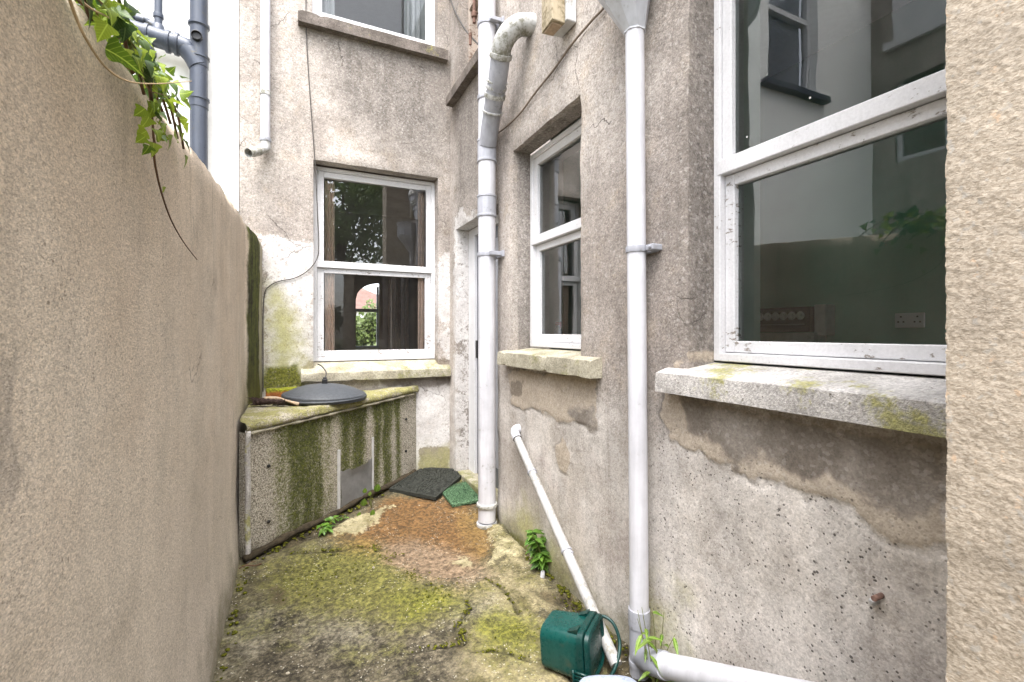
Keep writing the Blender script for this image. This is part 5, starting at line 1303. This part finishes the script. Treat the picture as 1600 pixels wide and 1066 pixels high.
for (px, py, sz_, dx, dy) in ((226, 170, .040, -.5, -.4), (247, 176, .036, .6, -.3), (232, 184, .040, -.3, -.6), (250, 192, .034, .5, -.6), (229, 205, .040, -.6, -.3), (243, 203, .036, .3, -.5), (250, 212, .03, .7, -.4), (226, 214, .034, -.7, -.5), (240, 224, .040, .1, -1), (233, 228, .034, -.4, -.8), (240, 160, .030, .2, -.7)):
    put_leaf(iv, L_IVY, W_(px, py, .016), Vector((cY * dx, -sY * dx, dy)), (.75, -.65, .35), sz_ * .66)
for k in range(78):
    f = rnd.random(); px = 150 + 95 * f + rnd.gauss(0, 13) + 14; py = 2 + 130 * f + rnd.gauss(0, 9)
    dx, dy = rnd.uniform(-.7, 1), rnd.uniform(-1, .25)
    put_leaf(iv, L_IVYD if rnd.random() < .3 else L_IVY, W_(px, py, rnd.uniform(-.02, .035)), Vector((cY * dx, -sY * dx, dy)), (.7 + rnd.uniform(-.3, .3), -.6 + rnd.uniform(-.5, .4), .45 + rnd.uniform(-.3, .4)), rnd.uniform(.015, .028))
# grey-green big leaf close to the lens
put_leaf(iv, L_IVY, on_x(158, 2, -.25), (.4, .7, .1), (.8, -.5, .6), .06)
def tendril(pts, r, mat):
    bm = new(); P = bez(pts, 10); tube(bm, P, [r * (1 - .6 * i / len(P)) for i in range(len(P))], 6); obj('tendril', bm, mat, iv, smooth=True)
tendril([W_(240, 222), W_(242, 255), W_(252, 300), W_(268, 345), W_(288, 380), W_(308, 406)], .0026, M_STEMB)
tendril([W_(100, -30, .03), W_(116, 20, .03), W_(135, 62, .035), W_(165, 105, .04), W_(200, 127, .05), W_(245, 131, .06), W_(299, 127, .07)], .0020, M_TENDRIL)
tendril([W_(115, -10, .02), W_(140, 12, .02), W_(165, 25, .02), W_(182, 34, .02)], .0018, M_TENDRIL)
tendril([W_(222, 120, .01), W_(232, 140, .02), W_(246, 146, .03), W_(262, 150, .035)], .0012, M_STEMB)
# more ivy further along behind, seen mirrored in the window
for k in range(9):
    y0_ = .30 + k * .14; ivy_run([(-.52, y0_ - .15, top_z(y0_) + .02), (-.45, y0_, top_z(y0_) + .12), (-.40, y0_ + .10, top_z(y0_) + .10), (-.36, y0_ + .2, top_z(y0_) + .02)], .003, M_STEMB, .028, .055, .5, .03)
for k in range(4):
    y0_ = .25 + k * .14; ivy_run([(-.42, y0_ - .1, top_z(y0_) + .03), (-.36, y0_, top_z(y0_) + .08), (-.29, y0_ + .1, top_z(y0_) + .05), (-.255, y0_ + .16, top_z(y0_) - .06)], .003, M_STEMB, .032, .055, .4, .03)

def weed(name, base, label, leaves, height, spread, me, size, lean=(0, 0, 1), cat='weed', stems=4, seed=1):
    rr = random.Random(seed); w = thing(name, label, cat, base, 'weeds growing in the yard'); bm = new(); base = Vector(base); tips = []
    for k in range(stems):
        a = rr.uniform(0, 6.28); tip = base + Vector(lean) * height * rr.uniform(.6, 1.05) + Vector((math.cos(a), math.sin(a), 0)) * spread * rr.uniform(.3, 1)
        mid = (base + tip) / 2 + Vector((rr.uniform(-1, 1), rr.uniform(-1, 1), .2)) * spread * .25; P = bez([base, mid, tip], 6); tube(bm, P, [.0022 * (1 - .6 * i / len(P)) for i in range(len(P))], 5); tips.append(P)
    obj('stem', bm, M_STEM, w, smooth=True)
    for k in range(leaves):
        P = tips[k % stems]; f = rr.uniform(.25, 1); i = min(int(f * (len(P) - 1)), len(P) - 2); a = rr.uniform(0, 6.28)
        d = Vector((math.cos(a), math.sin(a), rr.uniform(-.35, .45))); put_leaf(w, me, P[i], d, (rr.uniform(-.3, .1), rr.uniform(-.5, .0), 1), size * rr.uniform(.65, 1.25))
    return w
weed('nettle', on_floor(507, 832), 'leafy nettle tuft at the left foot of the bunker below its algae run', 26, .10, .06, L_WEED, .052, seed=3, stems=5)
weed('creeping_weed', on_floor(532, 812), 'small creeping weed beside the metal hatch rail', 26, .025, .06, L_WEED, .018, seed=5, stems=6)
rw = weed('round_leaf_weed', on_floor(580, 794), 'lime green weed with round leaves in front of the hatch sheet', 0, .09, .03, L_ROUND, .04, seed=6)
for (px, py, s, dx) in ((588, 764, .055, .02), (567, 786, .05, .0), (560, 803, .032, .0), (581, 801, .038, .0), (569, 766, .035, .03), (577, 770, .028, .01)):
    p = on_plane(px, py, (*(A + ndir * .05), 0), n3) if py < 790 else on_floor(px, py, .02); put_leaf(rw, L_ROUND, p + np.array([0, 0, -.02]), (.25, -.1, 1), (.35, -1, .45), s)
weed('door_weed', on_floor(708, 726), 'small bright weed at the base of the rear wall by the kerb stone', 10, .12, .02, L_LIME, .05, seed=8, stems=3)
weed('wall_weed', on_floor(846, 893), 'bushy green weed growing at the foot of the side wall', 110, .22, .085, L_WEED, .050, lean=(-.08, .06, 1), seed=9, stems=7)
wl_ = weed('willowherb', (1.10, 1.19, .0), 'tall thin willowherb with narrow leaves in front of the low pipe branch', 30, .35, .07, L_NARROW, .055, lean=(-.03, -.02, 1), seed=12, stems=6)
cup = on_floor(847, 903); pc = thing('plastic_stub', 'short clear plastic stub under the bushy weed', 'pipe', cup)
bm = new(); lathe(bm, cup + (0, 0, -.005), (.1, -.05, 1), [(0, .012), (.035, .010), (.04, .008), (.02, .006)], 14); obj('tube', bm, M_PVC, pc, smooth=40)

# loose grit and crumbs on the floor
bm = new(); rg = random.Random(4)
for _ in range(420):
    x = rg.uniform(-.24, 1.12); y = rg.uniform(1.1, 3.5)
    if (np.array([x, y]) - A) @ ndir < .03: continue
    s = rg.uniform(.0015, .0045) * (2 if rg.random() < .05 else 1); z = float(floor_z(x, y)) + s * .3
    r = bmesh.ops.create_icosphere(bm, subdivisions=1, radius=s, matrix=Matrix.Translation((x, y, z)) @ Matrix.Rotation(rg.uniform(0, 3), 4, (1, 1, 0)) @ Matrix.Diagonal((1, rg.uniform(.5, 1), rg.uniform(.4, .7), 1)))
obj('grit', bm, M_GRIT, kind='stuff')

# raised moss cushions in the joints and along the foot of the walls
bm = new(); rg = random.Random(8); spots = []
for _ in range(90): s = rg.uniform(0, LB - .1); p = fp(s, 0, rg.uniform(.03, .075)); spots.append((p[0], p[1], rg.uniform(.003, .009)))
for _ in range(110): y = rg.uniform(1.15, 2.6); spots.append((1.165 - abs(rg.gauss(0, .02)), y, rg.uniform(.003, .010)))
for _ in range(60): y = rg.uniform(1.2, 2.75); spots.append((-.245 + abs(rg.gauss(0, .015)), y, rg.uniform(.003, .008)))
for c in CRK:
    P = [on_floor(*p) for p in c]
    for a, b in zip(P, P[1:]):
        for _ in range(9): f = rg.random(); q = a + (b - a) * f; spots.append((q[0] + rg.gauss(0, .008), q[1] + rg.gauss(0, .008), rg.uniform(.002, .006)))
for (px, py, n_, sp_) in ((890, 945, 40, .03), (722, 1000, 26, .025), (612, 872, 40, .03), (640, 902, 40, .03), (590, 860, 20, .02), (680, 930, 50, .06), (820, 990, 50, .06), (520, 900, 70, .12)):
    c = on_floor(px, py)
    for _ in range(n_): spots.append((c[0] + rg.gauss(0, sp_), c[1] + rg.gauss(0, sp_), rg.uniform(.0015, .0045)))
for (x, y, s) in spots:
    z = float(floor_z(x, y)) + .012 * float(fbm(x * 4, y * 4, 4, 3)) + .006
    r = bmesh.ops.create_icosphere(bm, subdivisions=1, radius=s, matrix=Matrix.Translation((x, y, z)) @ Matrix.Rotation(rg.uniform(0, 6), 4, 'Z') @ Matrix.Diagonal((rg.uniform(1, 2.2), rg.uniform(1, 1.6), rg.uniform(.5, .9), 1)))
    for v in r['verts']: v.co += Vector((rg.uniform(-1, 1), rg.uniform(-1, 1), rg.uniform(-1, 1))) * s * .22
obj('moss', bm, M_MOSS, smooth=True, kind='stuff')
tw = on_floor(384, 889)
bm = new(); tube(bm, bez([tw + (-.03, -.01, .012), tw + (0, 0, .018), tw + (.035, -.004, .010), tw + (.07, .012, .006)], 6), [.003] * 19, 6); tube(bm, bez([tw + (0, 0, .018), tw + (.02, .02, .022), tw + (.045, .03, .012)], 5), .0018, 5)
tag(obj('twig', bm, M_STEMB, smooth=True), 'small dry brown twig at the near foot of the bunker by the boundary wall', 'twig')

# ================================================================ gardens beyond: tree, hedges, far house
def leaf_cloud(bm, cen, rad, n, size, rr, shell=.35):
    cen = Vector(cen)
    for _ in range(n):
        while True:
            v = Vector((rr.uniform(-1, 1), rr.uniform(-1, 1), rr.uniform(-1, 1)))
            if shell < v.length < 1: break
        p = cen + Vector((v.x * rad[0], v.y * rad[1], v.z * rad[2])); d = Vector((rr.uniform(-1, 1), rr.uniform(-1, 1), rr.uniform(-1, .6))).normalized(); s = size * rr.uniform(.6, 1.3); x = d.orthogonal().normalized() * s * .45
        bm.faces.new([bm.verts.new(q) for q in (p, p + d * s * .5 + x, p + d * s, p + d * s * .5 - x)])
def tree(base, h, rad, label, seed, mat):
    rr = random.Random(seed); t = thing('garden_tree', label, 'tree', base, 'trees behind the viewer'); base = Vector(base); bm = new()
    tube(bm, bez([base, base + Vector((.1, 0, h * .3)), base + Vector((0, .1, h * .6)), base + Vector((.1, 0, h * .9))], 5), [.20 - .16 * i / 15 for i in range(16)], 10)
    crown = new()
    for k in range(16):
        a = rr.uniform(0, 6.28); z = h * rr.uniform(.45, .97); r = rad * rr.uniform(.2, .75) * (1.15 - .6 * max(0, z / h - .6)); c = base + Vector((math.cos(a) * r, math.sin(a) * r, z))
        tube(bm, bez([base + Vector((0, 0, z * .6)), (base + Vector((0, 0, z)) + c) / 2, c], 4), [.06, .055, .05, .045, .04, .03, .025, .02, .015], 6)
        leaf_cloud(crown, c, (rad * .42, rad * .42, h * .12), 620, .17, rr, .2)
    obj('trunk', bm, M_BARK, t, smooth=True); obj('crown', crown, mat, t)
tree((-.45, -12.5, 0), 7.8, 2.5, 'tall dark broadleaf tree mirrored in the lower rear sash window', 5, M_TREE)
tree((-3.2, -13.5, 0), 6.5, 2.0, 'wide broadleaf tree behind the yard to the side of the tall one', 6, M_TREE)
def hedge(name, x0, x1, y0, y1, z0, z1, n, mat, label, seed):
    rr = random.Random(seed); bm = new()
    for k in range(n):
        leaf_cloud(bm, (rr.uniform(x0, x1), rr.uniform(y0, y1), rr.uniform(z0, z1)), (.45, .45, .4), 260, .12, rr, .1)
    h = thing(name, label, 'hedge', ((x0 + x1) / 2, (y0 + y1) / 2, 0)); obj('leaves', bm, mat, h); 
    bm = new(); 
    for k in range(8): x = x0 + (x1 - x0) * (k + .5) / 8; tube(bm, [(x, (y0 + y1) / 2, 0), (x + .1, (y0 + y1) / 2, z1)], .04, 6)
    obj('stem', bm, M_BARK, h)
hedge('garden_hedge', -4, 2.2, -9.4, -8.8, .4, 2.0, 26, M_TREE, 'dark hedge across the garden behind the yard', 3)
hedge('street_hedge', -1.4, 2.6, 12.2, 13.2, .5, 1.78, 60, M_HEDGE, 'bright green hedge seen through the arched opening of the back room', 8)
fh = thing('far_house', 'distant house with a clay tiled roof seen through the arched opening', 'house', (1.5, 24, 0))
bm = new(); box(bm, -1.5, 6, 22, 27, 0, 2.2); obj('wall', bm, M_WHITE, fh)
fa_ = float(on_y(568, 480, 22)[0]); 
bm = new(); apx = on_y(566, 450, 24.5); s1_ = on_y(592, 466, 24.5); kk = (apx[2] - s1_[2]) / (s1_[0] - apx[0]); xe = apx[0] + (apx[2] - 2.2) / kk
rp = [(-1.8, 21.8, 2.2), (xe, 21.8, 2.2), (xe, 27.2, 2.2), (-1.8, 27.2, 2.2), (apx[0] - .5, 24.5, apx[2]), (apx[0], 24.5, apx[2])]
v = [bm.verts.new(p) for p in rp]; bm.faces.new([v[0], v[1], v[5], v[4]]); bm.faces.new([v[1], v[2], v[5]]); bm.faces.new([v[2], v[3], v[4], v[5]]); bm.faces.new([v[3], v[0], v[4]])
obj('roof', bm, M_ROOF, fh)
